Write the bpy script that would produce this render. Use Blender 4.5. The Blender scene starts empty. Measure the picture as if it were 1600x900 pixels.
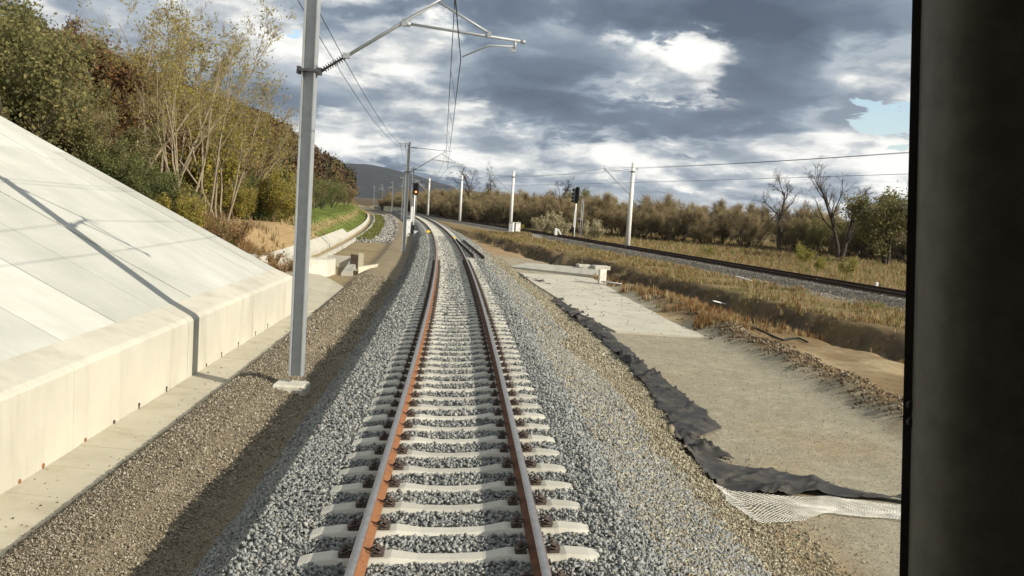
import bpy, bmesh, math, random
import numpy as np
from mathutils import Vector, Matrix

# ------------------------------------------------------------------ camera, light, sky
S = bpy.context.scene
COL = S.collection
F, IW, IH = 1420.0, 1600, 900
TH, ROLL, HC = math.atan(127.2 / F), math.radians(3.7), 2.82
CANT = math.tan(ROLL)
CAM_M = Matrix.Rotation(math.pi / 2 - TH, 3, 'X') @ Matrix.Rotation(ROLL, 3, 'Z')
cd = bpy.data.cameras.new('camera'); cam = bpy.data.objects.new('camera', cd); COL.objects.link(cam)
cam.matrix_world = Matrix.Translation((0, 0, HC)) @ CAM_M.to_4x4()
cd.sensor_width = 36; cd.lens = F / IW * 36; cd.clip_start = .05; cd.clip_end = 20000
S.camera = cam
S.render.resolution_x, S.render.resolution_y = 1024, 576
vs = S.view_settings
vs.view_transform = 'Standard'; vs.look = 'None'; vs.gamma = 1; vs.exposure = 0.32; vs.use_curve_mapping = False
S.render.engine = 'CYCLES'
S.cycles.max_bounces = 5; S.cycles.diffuse_bounces = 2; S.cycles.glossy_bounces = 2
S.cycles.transparent_max_bounces = 8; S.cycles.use_adaptive_sampling = True; S.cycles.adaptive_threshold = .015
try:
    S.cycles.use_denoising = True; S.cycles.denoiser = 'OPENIMAGEDENOISE'
except Exception: pass

SAZ, SEL = math.radians(117), math.radians(26)       # clockwise from +Y
SUN = Vector((math.sin(SAZ) * math.cos(SEL), math.cos(SAZ) * math.cos(SEL), math.sin(SEL)))
ld = bpy.data.lights.new('sun', 'SUN'); ld.energy = 5.0; ld.angle = math.radians(.5); ld.color = (1, .93, .80)
lo = bpy.data.objects.new('sun', ld); COL.objects.link(lo)
lo.rotation_euler = SUN.to_track_quat('Z', 'Y').to_euler()

def px_dir(px, py):
    d = CAM_M @ Vector(((px - IW / 2) / F, -(py - IH / 2) / F, -1)); return d.normalized()

W = bpy.data.worlds.new('World'); S.world = W; W.use_nodes = True
wt = W.node_tree; wn = wt.nodes; wl = wt.links; wn.clear()
def wm(op, a, b=None, c=None, clamp=False):
    n = wn.new('ShaderNodeMath'); n.operation = op; n.use_clamp = clamp
    for i, v in enumerate((a, b, c)):
        if v is None: continue
        if isinstance(v, (int, float)): n.inputs[i].default_value = v
        else: wl.new(v, n.inputs[i])
    return n.outputs[0]
tc = wn.new('ShaderNodeTexCoord'); sx = wn.new('ShaderNodeSeparateXYZ'); wl.new(tc.outputs['Generated'], sx.inputs[0])
dx, dy, dz = sx.outputs
zz = wm('ADD', wm('MAXIMUM', dz, 0.0), .26)
cu, cv = wm('DIVIDE', dx, zz), wm('DIVIDE', dy, zz)
cx = wn.new('ShaderNodeCombineXYZ'); wl.new(cu, cx.inputs[0]); wl.new(cv, cx.inputs[1])
def wnoise(vec, scale, detail, rough, off=(0, 0, 0), dist=0.0):
    mp = wn.new('ShaderNodeMapping'); mp.inputs['Location'].default_value = off; wl.new(vec, mp.inputs['Vector'])
    n = wn.new('ShaderNodeTexNoise'); n.inputs['Scale'].default_value = scale; n.inputs['Detail'].default_value = detail
    n.inputs['Roughness'].default_value = rough; n.inputs['Distortion'].default_value = dist
    wl.new(mp.outputs[0], n.inputs['Vector']); return n
wp = wnoise(cx.outputs[0], 1.5, 7, .58, (3, 7, 1))
def warped(amt):
    v = wn.new('ShaderNodeVectorMath'); v.operation = 'MULTIPLY_ADD'
    wl.new(wp.outputs['Color'], v.inputs[0]); v.inputs[1].default_value = (amt,) * 3; wl.new(cx.outputs[0], v.inputs[2]); return v.outputs[0]
PB, PF = warped(.30), warped(.42)
nb1 = wnoise(PB, 3.1, 10, .56, (4, 1, 2)).outputs['Fac']; nb2 = wnoise(PB, 3.1, 10, .56, (4.10, .92, 2)).outputs['Fac']
nf1 = wnoise(PF, 1.75, 10, .53, (9, 5, 0)).outputs['Fac']; nf2 = wnoise(PF, 1.75, 10, .53, (9.14, 4.88, 0)).outputs['Fac']
n3 = wnoise(PB, 6.0, 8, .60, (11, 2, 5)).outputs['Fac']
# where the big banks of cloud lie, as azimuth / elevation (radians)
az = wm('ARCTAN2', dx, dy); el = wm('ARCSINE', dz)
azw = wm('ADD', az, wm('MULTIPLY', wm('SUBTRACT', wp.outputs['Fac'], .5), .20)); elw = wm('ADD', el, wm('MULTIPLY', wm('SUBTRACT', n3, .5), .09))
def blob(px, py, rx, ry, amp, tot):
    d = px_dir(px, py); a0, e0 = math.atan2(d.x, d.y), math.asin(d.z)
    u = wm('DIVIDE', wm('SUBTRACT', azw, a0), rx / F); v = wm('DIVIDE', wm('SUBTRACT', elw, e0), ry / F)
    g = wm('EXPONENT', wm('MULTIPLY', wm('ADD', wm('MULTIPLY', u, u), wm('MULTIPLY', v, v)), -1.0))
    return wm('MULTIPLY_ADD', g, amp, tot)
DARK = [(1010, 190, 300, 38, .62), (800, 165, 150, 30, .45), (1250, 150, 210, 44, .48), (1250, 30, 300, 48, .62), (930, 15, 200, 34, .50), (500, 40, 80, 40, .42), (860, 105, 110, 34, .50), (440, 165, 95, 50, .42),
        (620, 277, 130, 10, .40), (770, 40, 100, 45, .40), (610, 6, 140, 18, .40), (1150, 100, 120, 30, .22), (250, 45, 200, 60, .12), (960, 300, 300, 10, .14)]
BRIGHT = [(1060, 82, 80, 36, -.50), (600, 92, 110, 40, -.55), (1370, 116, 95, 20, -.45), (690, 168, 95, 26, -.60), (860, 256, 240, 26, -.50), (1390, 235, 100, 30, -.50), (985, 140, 120, 13, -.40), (868, 28, 36, 22, -.55), (560, 215, 130, 28, -.30), (1130, 250, 150, 20, -.35), (1352, 196, 80, 36, -1.6)]
front = wm('MULTIPLY_ADD', wm('SUBTRACT', nf1, .5), 2.9, -.03)
for b in DARK + BRIGHT: front = blob(*b, front)
front = wm('ADD', front, wm('MULTIPLY', wm('SUBTRACT', n3, .5), .55))
back = wm('MULTIPLY_ADD', wm('SUBTRACT', nb1, .5), 1.0, .50); back = wm('ADD', back, wm('MULTIPLY', wm('SUBTRACT', nb1, nb2), 2.3)); back = wm('ADD', back, wm('MULTIPLY', wm('SUBTRACT', n3, .5), .35))
for b in BRIGHT[:10]: back = blob(b[0], b[1], b[2], b[3], .22, back)
def wramp(fac, stops):
    r = wn.new('ShaderNodeValToRGB'); wl.new(fac, r.inputs[0]); e = r.color_ramp.elements
    while len(e) < len(stops): e.new(.5)
    for k, (p, c) in zip(e, stops): k.position = p; k.color = c + (1,)
    return r.outputs[0]
c_back = wramp(back, [(.15, (.20, .245, .30)), (.40, (.33, .37, .415)), (.60, (.52, .54, .55)), (.80, (.78, .775, .74)), (1.0, (.92, .91, .86))])
shade = wm('ADD', front, wm('MULTIPLY', wm('SUBTRACT', nf1, nf2), -2.4))
c_front = wramp(shade, [(.0, (.36, .41, .46)), (.20, (.225, .275, .335)), (.45, (.125, .165, .222)), (.9, (.066, .092, .135))])
fa = wn.new('ShaderNodeMapRange'); fa.interpolation_type = 'SMOOTHSTEP'; fa.inputs[1].default_value = -.12; fa.inputs[2].default_value = .30; wl.new(front, fa.inputs[0])
mc = wn.new('ShaderNodeMix'); mc.data_type = 'RGBA'; wl.new(fa.outputs[0], mc.inputs[0]); wl.new(c_back, mc.inputs[6]); wl.new(c_front, mc.inputs[7])
sky = wn.new('ShaderNodeTexSky'); sky.sky_type = 'NISHITA'; sky.sun_disc = False
sky.sun_elevation = SEL; sky.sun_rotation = SAZ
gap = wm('ADD', wm('MULTIPLY', wm('SUBTRACT', nb1, .5), 1.2), wm('MULTIPLY', wm('SUBTRACT', n3, .5), .8)); gap = wm('ADD', gap, .42)
for b in ((1366, 194, 46, 20, -2.2), (150, -8, 60, 12, -.3), (457, 70, 16, 8, -.55)): gap = blob(*b, gap)
cov = wn.new('ShaderNodeMapRange'); cov.interpolation_type = 'SMOOTHSTEP'
cov.inputs[1].default_value = -.06; cov.inputs[2].default_value = .12; wl.new(gap, cov.inputs[0])
b_sky = wn.new('ShaderNodeBackground'); b_sky.inputs[1].default_value = .15; wl.new(sky.outputs[0], b_sky.inputs[0])
b_cl = wn.new('ShaderNodeBackground'); b_cl.inputs[1].default_value = 1.0; wl.new(mc.outputs[2], b_cl.inputs[0])
mx = wn.new('ShaderNodeMixShader'); wl.new(cov.outputs[0], mx.inputs[0]); wl.new(b_sky.outputs[0], mx.inputs[1]); wl.new(b_cl.outputs[0], mx.inputs[2])
wo = wn.new('ShaderNodeOutputWorld'); wl.new(mx.outputs[0], wo.inputs[0])
W.cycles.sampling_method = 'MANUAL'; W.cycles.sample_map_resolution = 512

# ------------------------------------------------------------------ helpers
RNG = np.random.default_rng(7)
def ray(px, py):
    return np.array(CAM_M @ Vector(((px - IW / 2) / F, -(py - IH / 2) / F, -1)))
C0 = np.array([0, 0, HC])
def gp(px, py, z):                       # ground point seen at a photo position, at height z
    d = ray(px, py); return C0 + d * (z - HC) / d[2]
def at(px, py, Y):                       # point at distance Y
    d = ray(px, py); return C0 + d * Y / d[1]
_TY = np.array([6.67, 10.3, 21.8, 35.4, 43, 54.5, 69.3, 92, 116, 172, 228, 284, 333])
_TX = np.array([-.35, -.56, -1.3, -2.29, -2.87, -3.91, -5.3, -8.1, -10.75, -18.8, -28.3, -39.1, -49.4])
_TP = np.polyfit(_TY, _TX, 3, w=1 / (.04 + _TY * .003))
def xn(y):
    y = np.asarray(y, float); yc = np.clip(y, -40, 400)
    return np.polyval(_TP, yc) + np.polyval(np.polyder(_TP), yc) * (y - yc)
_RP = np.polyfit([42.6, 54.6, 65.7, 80.9, 97, 127.6, 181.7], [18.6, 15.7, 12.9, 9.7, 5.8, -1.5, -16.0], 2)
def sstep(a, b, x):
    t = np.clip((np.asarray(x, float) - a) / (b - a), 0, 1); return t * t * (3 - 2 * t)
def xr(y):
    y = np.asarray(y, float); yc = np.clip(y, -10, 190); f = np.polyval(_RP, yc) + np.polyval(np.polyder(_RP), yc) * (y - yc)
    t = sstep(140, 200, y); return f * (1 - t) + (xn(y) + 4.5) * t
def tdir(fn, y, e=.05):
    d = np.array([fn(y + e) - fn(y - e), 2 * e]); return d / np.hypot(*d)
def tp(y, d, z, fn=xn):                  # point at offset d (to the right) from a track's centre line
    t = tdir(fn, y); return np.array([fn(y) + t[1] * d, y - t[0] * d, z])
XW = lambda y: -5.61 - .0535 * np.asarray(y, float)          # foot of the concrete wall
SL = math.tan(math.radians(25.4)); WALL_END = 29.75

def vnoise(x, y, seed=0):
    x = np.asarray(x, float); y = np.asarray(y, float)
    xi, yi = np.floor(x).astype(np.int64), np.floor(y).astype(np.int64); fx, fy = x - xi, y - yi
    def hsh(a, b):
        h = (a * 374761393 + b * 668265263 + seed * 982451653) & 0xFFFFFFFF
        h = ((h ^ (h >> 13)) * 1274126177) & 0xFFFFFFFF
        return ((h ^ (h >> 16)) & 0xFFFF) / 65535.0
    fx = fx * fx * (3 - 2 * fx); fy = fy * fy * (3 - 2 * fy)
    return (hsh(xi, yi) * (1 - fx) + hsh(xi + 1, yi) * fx) * (1 - fy) + (hsh(xi, yi + 1) * (1 - fx) + hsh(xi + 1, yi + 1) * fx) * fy
def fbm(x, y, seed=0, o=4):
    s = 0; a = .5
    for i in range(o): s = s + a * (vnoise(x * 2 ** i, y * 2 ** i, seed + i) - .5); a *= .5
    return s

def ballast_z(d, y):                     # top of the near track's ballast
    d = np.asarray(d, float)
    top = d * CANT - .222
    zl = -1.84 * CANT - .232 - (-1.84 - d) * 1.12
    zr = 1.62 * CANT - .232 - (d - 1.62) * .42
    z = np.where(d < -1.84, zl, np.where(d > 1.62, zr, top))
    return z + fbm(d * 1.7, np.asarray(y) * .9, 31, 3) * .09 * (np.abs(d) > 1.35)
def ground_z(x, y):
    x, y = np.broadcast_arrays(np.asarray(x, float), np.asarray(y, float))
    u = x - xn(y); v = xr(y) - x
    nz = fbm(x * .35, y * .35, 3, 4)
    # right-hand side
    edge = 8.9 + fbm(x * .25, y * .25, 9, 3) * 2.6 + fbm(x * 1.1, y * 1.1, 19, 3) * 1.5
    bank = sstep(edge + .35, edge - .65, v)
    rough = sstep(8.6, 10.2, u) * (1 - bank)
    zr = -1.2 + .72 * bank + nz * .10 * bank + rough * (.10 + nz * .35)
    berm = np.exp(-((u - 9.6 - fbm(y * .2, y * .1, 12) * 1.4) / .7) ** 2) * .30 * (y < 48) * (1 + 1.2 * fbm(x * 1.1, y * 1.1, 17))
    zr = zr + berm * (1 - bank) - .28 * np.exp(-((v - edge - .7) / .5) ** 2) * (u > 6)
    mound = .45 * np.exp(-(((x - 1.2) / 2.2) ** 2 + ((y - 103) / 3) ** 2))
    zr = zr + mound
    zr = np.where(v < 0, -.48 + nz * .3 * sstep(-3, -8, v), zr)
    # left-hand side
    n = -u
    zl = -1.06 + .12 * np.exp(-((n - 4.0) / .5) ** 2) - .16 * sstep(4.35, 4.75, n)
    toe = np.interp(y, [28, 36, 42, 50, 60, 75, 100, 150, 200, 250, 300, 350, 420], [8.6, 9.6, 10.8, 13, 16, 18, 21, 24, 19, 13, 9, 8, 8])
    hcap = np.interp(y, [30, 150, 250, 330, 420, 560, 800], [26, 32, 36, 32, 18, 8, 0])
    hill = (n - toe) * np.interp(y, [40, 100, 160, 240], [.36, .44, .62, .80]) + nz * 1.4; hill = np.where(hill > 0, hcap * (1 - np.exp(-np.maximum(hill, 0) / np.maximum(hcap, .1) * 1.15)), 0)
    bench = 1.62 * sstep(8.9, 13.0, n)
    chan = -.5 * sstep(7.75, 7.95, n) * sstep(8.75, 8.55, n) * sstep(53, 55, y) * sstep(230, 215, y)
    znat = zl + chan + bench * sstep(WALL_END, 46, y) + hill + nz * (.12 * sstep(4.7, 5.5, n) + .5 * sstep(9.5, 12, n))
    w = XW(y) - x
    zwall = np.where(w > .75, np.minimum(-.75 + SL * w, 14) , -1.45)
    t = sstep(WALL_END - 1.2, WALL_END + 1.8, y)
    zleft = np.where(w > -.9, zwall * (1 - t) + znat * t, np.where(y < WALL_END + 8, zl, znat))
    z = np.where(u > 0, zr, np.where(n < 4.6, zl, zleft))
    under = sstep(3.4, 2.2, np.abs(u)) * .25
    far = sstep(500, 1500, y)
    return (z - under) * (1 - far) - .6 * far
def gz(x, y): return float(ground_z(np.array([x]), np.array([y]))[0])
def proj(p):
    q = np.array(CAM_M.transposed() @ Vector(p - C0)); return 800 - F * q[0] / q[2], 450 + F * q[1] / q[2]
def spot(px, Y):                         # the place on the ground at distance Y that is seen in the column px
    x = (px - 800) / F * Y
    for _ in range(8):
        p = np.array([x, Y, gz(x, Y)]); x += (px - proj(p)[0]) * Y / F
    return np.array([x, Y, gz(x, Y)])

def setp(o, label=None, cat=None, group=None, kind=None):
    if label: o['label'] = label
    if cat: o['category'] = cat
    if group: o['group'] = group
    if kind: o['kind'] = kind
    return o
def link(name, me, parent=None):
    o = bpy.data.objects.new(name, me); COL.objects.link(o)
    if parent is not None: o.parent = parent
    return o
def empty(name, loc, label, cat, group=None, rz=0.0):
    o = bpy.data.objects.new(name, None); COL.objects.link(o); o.location = loc; o.rotation_euler = (0, 0, rz); o.empty_display_size = .2
    return setp(o, label, cat, group)
def np_mesh(name, V, faces_list, mats, matidx=None, smooth=False, tint=None):
    """faces_list: list of int arrays (n,k)"""
    me = bpy.data.meshes.new(name); V = np.asarray(V, np.float32)
    me.vertices.add(len(V)); me.vertices.foreach_set('co', V.ravel())
    tot = np.concatenate([np.full(len(f), f.shape[1], np.int32) for f in faces_list if len(f)])
    loops = np.concatenate([np.asarray(f, np.int32).ravel() for f in faces_list if len(f)])
    me.loops.add(len(loops)); me.loops.foreach_set('vertex_index', loops)
    me.polygons.add(len(tot)); st = np.zeros(len(tot), np.int32); st[1:] = np.cumsum(tot)[:-1]
    me.polygons.foreach_set('loop_start', st)
    try: me.polygons.foreach_set('loop_total', tot)
    except Exception: pass
    if matidx is not None: me.polygons.foreach_set('material_index', np.asarray(matidx, np.int32))
    if smooth: me.polygons.foreach_set('use_smooth', np.ones(len(tot), bool))
    if tint is not None:
        a = me.attributes.new('tint', 'FLOAT_COLOR', 'POINT'); t = np.ones((len(V), 4), np.float32); t[:, :3] = tint; a.data.foreach_set('color', t.ravel())
    for m in (mats if isinstance(mats, (list, tuple)) else [mats]): me.materials.append(m)
    me.update(calc_edges=True); return me

class MB:
    """collects solids in one bmesh"""
    def __init__(s): s.b = bmesh.new(); s.mi = 0
    def _done(s, vs):
        fs = {f for v in vs for f in v.link_faces}
        for f in fs: f.material_index = s.mi
        return vs
    def box(s, c, size, rot=None, bevel=0.0):
        r = bmesh.ops.create_cube(s.b, size=1.0)['verts']
        for v in r: v.co = Vector((v.co.x * size[0], v.co.y * size[1], v.co.z * size[2]))
        if bevel:
            es = list({e for v in r for e in v.link_edges})
            bb = bmesh.ops.bevel(s.b, geom=es, offset=bevel, segments=1, affect='EDGES', profile=.5)
            r = list({v for f in bb['faces'] for v in f.verts} | {v for v in r if v.is_valid})
        M = (rot.to_4x4() if rot is not None else Matrix.Identity(4)); M = Matrix.Translation(Vector(c)) @ M
        for v in r: v.co = M @ v.co
        s._done(r); return s
    def tube(s, pts, rad, n=8, cap=True):
        pts = [Vector(p) for p in pts]; rad = [rad] * len(pts) if isinstance(rad, (int, float)) else rad
        rings = []; prev = None
        for i, p in enumerate(pts):
            t = (pts[min(i + 1, len(pts) - 1)] - pts[max(i - 1, 0)]).normalized()
            if prev is None: a = t.orthogonal().normalized()
            else:
                a = prev - t * prev.dot(t); a = a.normalized() if a.length > 1e-6 else t.orthogonal().normalized()
            prev = a; b = t.cross(a)
            rings.append([s.b.verts.new(p + (a * math.cos(k * 2 * math.pi / n) + b * math.sin(k * 2 * math.pi / n)) * rad[i]) for k in range(n)])
        for r0, r1 in zip(rings, rings[1:]):
            for k in range(n):
                f = s.b.faces.new((r0[k], r0[(k + 1) % n], r1[(k + 1) % n], r1[k])); f.material_index = s.mi; f.smooth = n > 5
        if cap:
            f = s.b.faces.new(list(reversed(rings[0]))); f.material_index = s.mi
            f = s.b.faces.new(rings[-1]); f.material_index = s.mi
        return s
    def prism(s, poly, z0, z1, M=None):
        """poly: xy outline (counter-clockwise), extruded in z"""
        M = M or Matrix.Identity(4)
        a = [s.b.verts.new(M @ Vector((p[0], p[1], z0))) for p in poly]; b = [s.b.verts.new(M @ Vector((p[0], p[1], z1))) for p in poly]
        k = len(poly); fs = [s.b.faces.new(list(reversed(a))), s.b.faces.new(b)]
        for i in range(k): fs.append(s.b.faces.new((a[i], a[(i + 1) % k], b[(i + 1) % k], b[i])))
        for f in fs: f.material_index = s.mi
        return s
    def hull(s, top, bottom):
        """closed block from two loops of 3-D points"""
        a = [s.b.verts.new(Vector(p)) for p in bottom]; b = [s.b.verts.new(Vector(p)) for p in top]; k = len(a)
        fs = [s.b.faces.new(list(reversed(a))), s.b.faces.new(b)]
        for i in range(k): fs.append(s.b.faces.new((a[i], a[(i + 1) % k], b[(i + 1) % k], b[i])))
        for f in fs: f.material_index = s.mi
        return s
    def mesh(s, name, mats):
        me = bpy.data.meshes.new(name); bmesh.ops.recalc_face_normals(s.b, faces=s.b.faces[:]); s.b.to_mesh(me); s.b.free()
        for m in (mats if isinstance(mats, (list, tuple)) else [mats]): me.materials.append(m)
        return me
    def build(s, name, mats, parent=None): return link(name, s.mesh(name, mats), parent)

def copy_tree(src, loc=None, rz=None, scale=None, label=None, group=None):
    c = src.copy(); COL.objects.link(c)
    if loc is not None: c.location = loc
    if rz is not None: c.rotation_euler = (c.rotation_euler[0], c.rotation_euler[1], rz)
    if scale is not None: c.scale = (scale,) * 3 if isinstance(scale, (int, float)) else scale
    if label: c['label'] = label
    if group: c['group'] = group
    def kids(a, b):
        for ch in list(a.children):
            d = ch.copy(); COL.objects.link(d); d.parent = b; kids(ch, d)
    kids(src, c); return c

# ------------------------------------------------------------------ materials
def mat(name, rough=.85, metal=0.0, spec=.3):
    m = bpy.data.materials.new(name); m.use_nodes = True; nt = m.node_tree; b = nt.nodes['Principled BSDF']
    b.inputs['Roughness'].default_value = rough; b.inputs['Metallic'].default_value = metal
    b.inputs['Specular IOR Level'].default_value = spec
    return m, nt, b
def nnoise(nt, scale, detail=5, rough=.6, coord='Object', vec=None, dist=0.0, stretch=None):
    n = nt.nodes.new('ShaderNodeTexNoise'); n.inputs['Scale'].default_value = scale; n.inputs['Detail'].default_value = detail
    n.inputs['Roughness'].default_value = rough; n.inputs['Distortion'].default_value = dist
    if vec is None:
        t = nt.nodes.new('ShaderNodeTexCoord'); vec = t.outputs[coord]
    if stretch:
        mp = nt.nodes.new('ShaderNodeMapping'); mp.inputs['Scale'].default_value = stretch; nt.links.new(vec, mp.inputs[0]); vec = mp.outputs[0]
    nt.links.new(vec, n.inputs['Vector']); return n.outputs['Fac']
def nramp(nt, fac, stops, interp='LINEAR'):
    r = nt.nodes.new('ShaderNodeValToRGB'); r.color_ramp.interpolation = interp; e = r.color_ramp.elements
    while len(e) < len(stops): e.new(.5)
    for k, (p, c) in zip(e, stops): k.position = p; k.color = tuple(c) + (1,)
    nt.links.new(fac, r.inputs[0]); return r.outputs[0]
def nmix(nt, fac, a, b, mode='MIX'):
    m = nt.nodes.new('ShaderNodeMix'); m.data_type = 'RGBA'; m.blend_type = mode
    for s, v in ((m.inputs[0], fac), (m.inputs[6], a), (m.inputs[7], b)):
        if isinstance(v, (int, float)): s.default_value = v
        elif isinstance(v, tuple): s.default_value = v + (1,)
        else: nt.links.new(v, s)
    return m.outputs[2]
def nbump(nt, b, h, strength=.5, dist=.02):
    n = nt.nodes.new('ShaderNodeBump'); n.inputs['Strength'].default_value = strength; n.inputs['Distance'].default_value = dist
    nt.links.new(h, n.inputs['Height']); nt.links.new(n.outputs[0], b.inputs['Normal'])
def island(nt): return nt.nodes.new('ShaderNodeNewGeometry').outputs['Random Per Island']
def simple(name, col, rough=.6, metal=0.0, var=.25, scale=6.0, spec=.3, bump=0.0):
    m, nt, b = mat(name, rough, metal, spec)
    f = nnoise(nt, scale, 6, .65)
    c = nramp(nt, f, [(.28, tuple(x * (1 - var) for x in col)), (.72, tuple(min(1, x * (1 + var)) for x in col))])
    nt.links.new(c, b.inputs['Base Color'])
    if bump: nbump(nt, b, f, bump, .01)
    return m
def rock(name, stops, fine=40):
    m, nt, b = mat(name, .92, spec=.2)
    c = nramp(nt, island(nt), stops); f = nnoise(nt, fine, 3, .6)
    c = nmix(nt, .55, c, nramp(nt, f, [(.3, (.45, .45, .45)), (.7, (1.25, 1.25, 1.25))]), 'MULTIPLY'); nt.links.new(c, b.inputs['Base Color'])
    return m
def leafmat(name, stops, trans=.0):
    m, nt, b = mat(name, .7, spec=.25)
    c = nramp(nt, island(nt), stops); nt.links.new(c, b.inputs['Base Color'])
    if trans:
        tr = nt.nodes.new('ShaderNodeBsdfTranslucent'); nt.links.new(c, tr.inputs['Color']); mxs = nt.nodes.new('ShaderNodeMixShader')
        mxs.inputs[0].default_value = trans; out = nt.nodes['Material Output']
        nt.links.new(b.outputs[0], mxs.inputs[1]); nt.links.new(tr.outputs[0], mxs.inputs[2]); nt.links.new(mxs.outputs[0], out.inputs[0])
    return m

M_STONE = rock('ballast_stone', [(0, (.17, .178, .172)), (.3, (.235, .246, .236)), (.55, (.29, .30, .285)), (.75, (.355, .36, .335)), (.88, (.26, .24, .20)), (1, (.45, .445, .41))])
M_FARSTONE = rock('far_stone', [(0, (.10, .09, .07)), (.4, (.21, .19, .155)), (.75, (.30, .28, .235)), (1, (.46, .44, .39))])
M_CLOD = rock('soil_clods', [(0, (.07, .05, .03)), (.4, (.14, .10, .06)), (.75, (.22, .165, .10)), (1, (.40, .35, .26))])
M_TAN = rock('tan_stone', [(0, (.15, .12, .08)), (.4, (.28, .24, .16)), (.75, (.38, .34, .24)), (1, (.50, .47, .36))])
M_BROWNSTONE = rock('brown_gravel', [(0, (.13, .108, .078)), (.4, (.235, .20, .145)), (.75, (.33, .285, .21)), (1, (.50, .455, .36))])
M_RIPRAP = rock('riprap_stone', [(0, (.16, .15, .13)), (.5, (.32, .30, .27)), (1, (.55, .52, .46))], 4)

def bed_material(name, stops, cell, bumpd):
    m, nt, b = mat(name, .95, spec=.15)
    t = nt.nodes.new('ShaderNodeTexCoord')
    v = nt.nodes.new('ShaderNodeTexVoronoi'); v.inputs['Scale'].default_value = cell; nt.links.new(t.outputs['Object'], v.inputs['Vector'])
    sp = nt.nodes.new('ShaderNodeSeparateColor'); nt.links.new(v.outputs['Color'], sp.inputs[0])
    c = nramp(nt, sp.outputs[0], stops)
    d = nramp(nt, v.outputs['Distance'], [(.25, (1, 1, 1)), (.75, (.45, .45, .45))])
    c = nmix(nt, 1.0, c, d, 'MULTIPLY')
    big = nnoise(nt, .6, 4, .6); c = nmix(nt, .35, c, nramp(nt, big, [(.3, (.7, .68, .62)), (.7, (1.15, 1.15, 1.15))]), 'MULTIPLY')
    nt.links.new(c, b.inputs['Base Color'])
    inv = nt.nodes.new('ShaderNodeMath'); inv.operation = 'SUBTRACT'; inv.inputs[0].default_value = 1; nt.links.new(v.outputs['Distance'], inv.inputs[1])
    nbump(nt, b, inv.outputs[0], 1.0, bumpd); return m
M_BED = bed_material('ballast', [(0, (.15, .155, .15)), (.5, (.28, .285, .27)), (.8, (.38, .37, .345)), (1, (.48, .47, .44))], 17, .035)

def concrete(name, base, dirt, warm, seam=None):
    m, nt, b = mat(name, .88, spec=.2)
    f1 = nnoise(nt, .55, 7, .62); f2 = nnoise(nt, 3.3, 7, .7); f3 = nnoise(nt, 60, 3, .6)
    st = nnoise(nt, 1.0, 6, .65, stretch=(1.6, 1.6, .18))
    c = nramp(nt, f1, [(.30, tuple(x * .86 for x in base)), (.5, base), (.72, tuple(min(.85, x * 1.10) for x in base))])
    c = nmix(nt, nramp(nt, st, [(.50, (0, 0, 0)), (.72, (.55, .55, .55))]), c, dirt)
    c = nmix(nt, nramp(nt, f2, [(.55, (0, 0, 0)), (.80, (.35, .35, .35))]), c, warm)
    sp = nnoise(nt, 9, 5, .75); c = nmix(nt, nramp(nt, sp, [(.66, (0, 0, 0)), (.76, (.5, .5, .5))]), c, tuple(x * .5 for x in dirt))
    c = nmix(nt, .25, c, nramp(nt, f3, [(.3, (.8, .8, .8)), (.7, (1.12, 1.12, 1.12))]), 'MULTIPLY')
    oi = nt.nodes.new('ShaderNodeObjectInfo'); c = nmix(nt, 1.0, c, nramp(nt, oi.outputs['Random'], [(0, (.86, .85, .83)), (1, (1.08, 1.07, 1.05))]), 'MULTIPLY')
    nt.links.new(c, b.inputs['Base Color']); nbump(nt, b, f3, .25, .004); return m
M_WALL = concrete('wall_concrete', (.57, .545, .46), (.36, .33, .25), (.56, .50, .34))
M_SLOPE = concrete('slope_concrete', (.56, .56, .50), (.40, .39, .34), (.58, .55, .44))
M_STRIP = concrete('strip_concrete', (.53, .49, .38), (.34, .30, .20), (.46, .40, .25))
M_CONC = concrete('old_concrete', (.52, .50, .43), (.30, .28, .22), (.50, .45, .33))
M_SLEEPER = concrete('sleeper_concrete', (.50, .485, .42), (.38, .36, .30), (.50, .46, .36))
M_PATHSLAB = concrete('path_concrete', (.54, .51, .42), (.27, .225, .15), (.38, .31, .20))

def rustmat():
    m, nt, b = mat('rail_rust', .8, spec=.25)
    f = nnoise(nt, 5, 7, .7); f2 = nnoise(nt, 40, 4, .6)
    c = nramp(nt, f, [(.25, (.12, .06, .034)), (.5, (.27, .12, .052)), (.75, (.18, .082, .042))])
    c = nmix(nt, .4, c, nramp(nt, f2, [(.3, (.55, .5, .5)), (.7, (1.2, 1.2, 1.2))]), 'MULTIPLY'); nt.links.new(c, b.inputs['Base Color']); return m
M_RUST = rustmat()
M_RUSTSHADE = simple('shaded_rust', (.13, .058, .032), .85, 0, .4, 8)  # rust darkened in colour for the rail side that lies in shade
M_RUSTDARK = simple('dark_rust', (.055, .035, .026), .85, 0, .5, 8)
M_HEAD = simple('worn_steel', (.42, .40, .38), .38, .85, .2, 14)
M_CLIP = simple('clip_iron', (.085, .064, .052), .6, .3, .5, 30)
M_GALV = simple('galvanised', (.36, .38, .385), .55, .35, .12, 5)
M_GALVDARK = simple('dark_fitting', (.09, .09, .095), .6, .3, .2, 10)
M_WHITE = simple('white_paint', (.74, .74, .71), .5, 0, .08, 3)
M_POLE = simple('pale_spun_concrete', (.66, .65, .61), .75, 0, .12, 3)
M_BLACK = simple('black_paint', (.018, .018, .018), .5, 0, .3, 8)
M_WIRE = simple('wire_copper', (.035, .034, .036), .6, .2, .2, 3)
M_INSUL = simple('insulator_brown', (.05, .035, .03), .35, 0, .2, 8)
M_YELLOW = simple('yellow_paint', (.72, .52, .04), .5, 0, .15, 8)
M_CABFRAME = simple('cab_frame', (.085, .079, .068), .6, 0, .3, 40)
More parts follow.
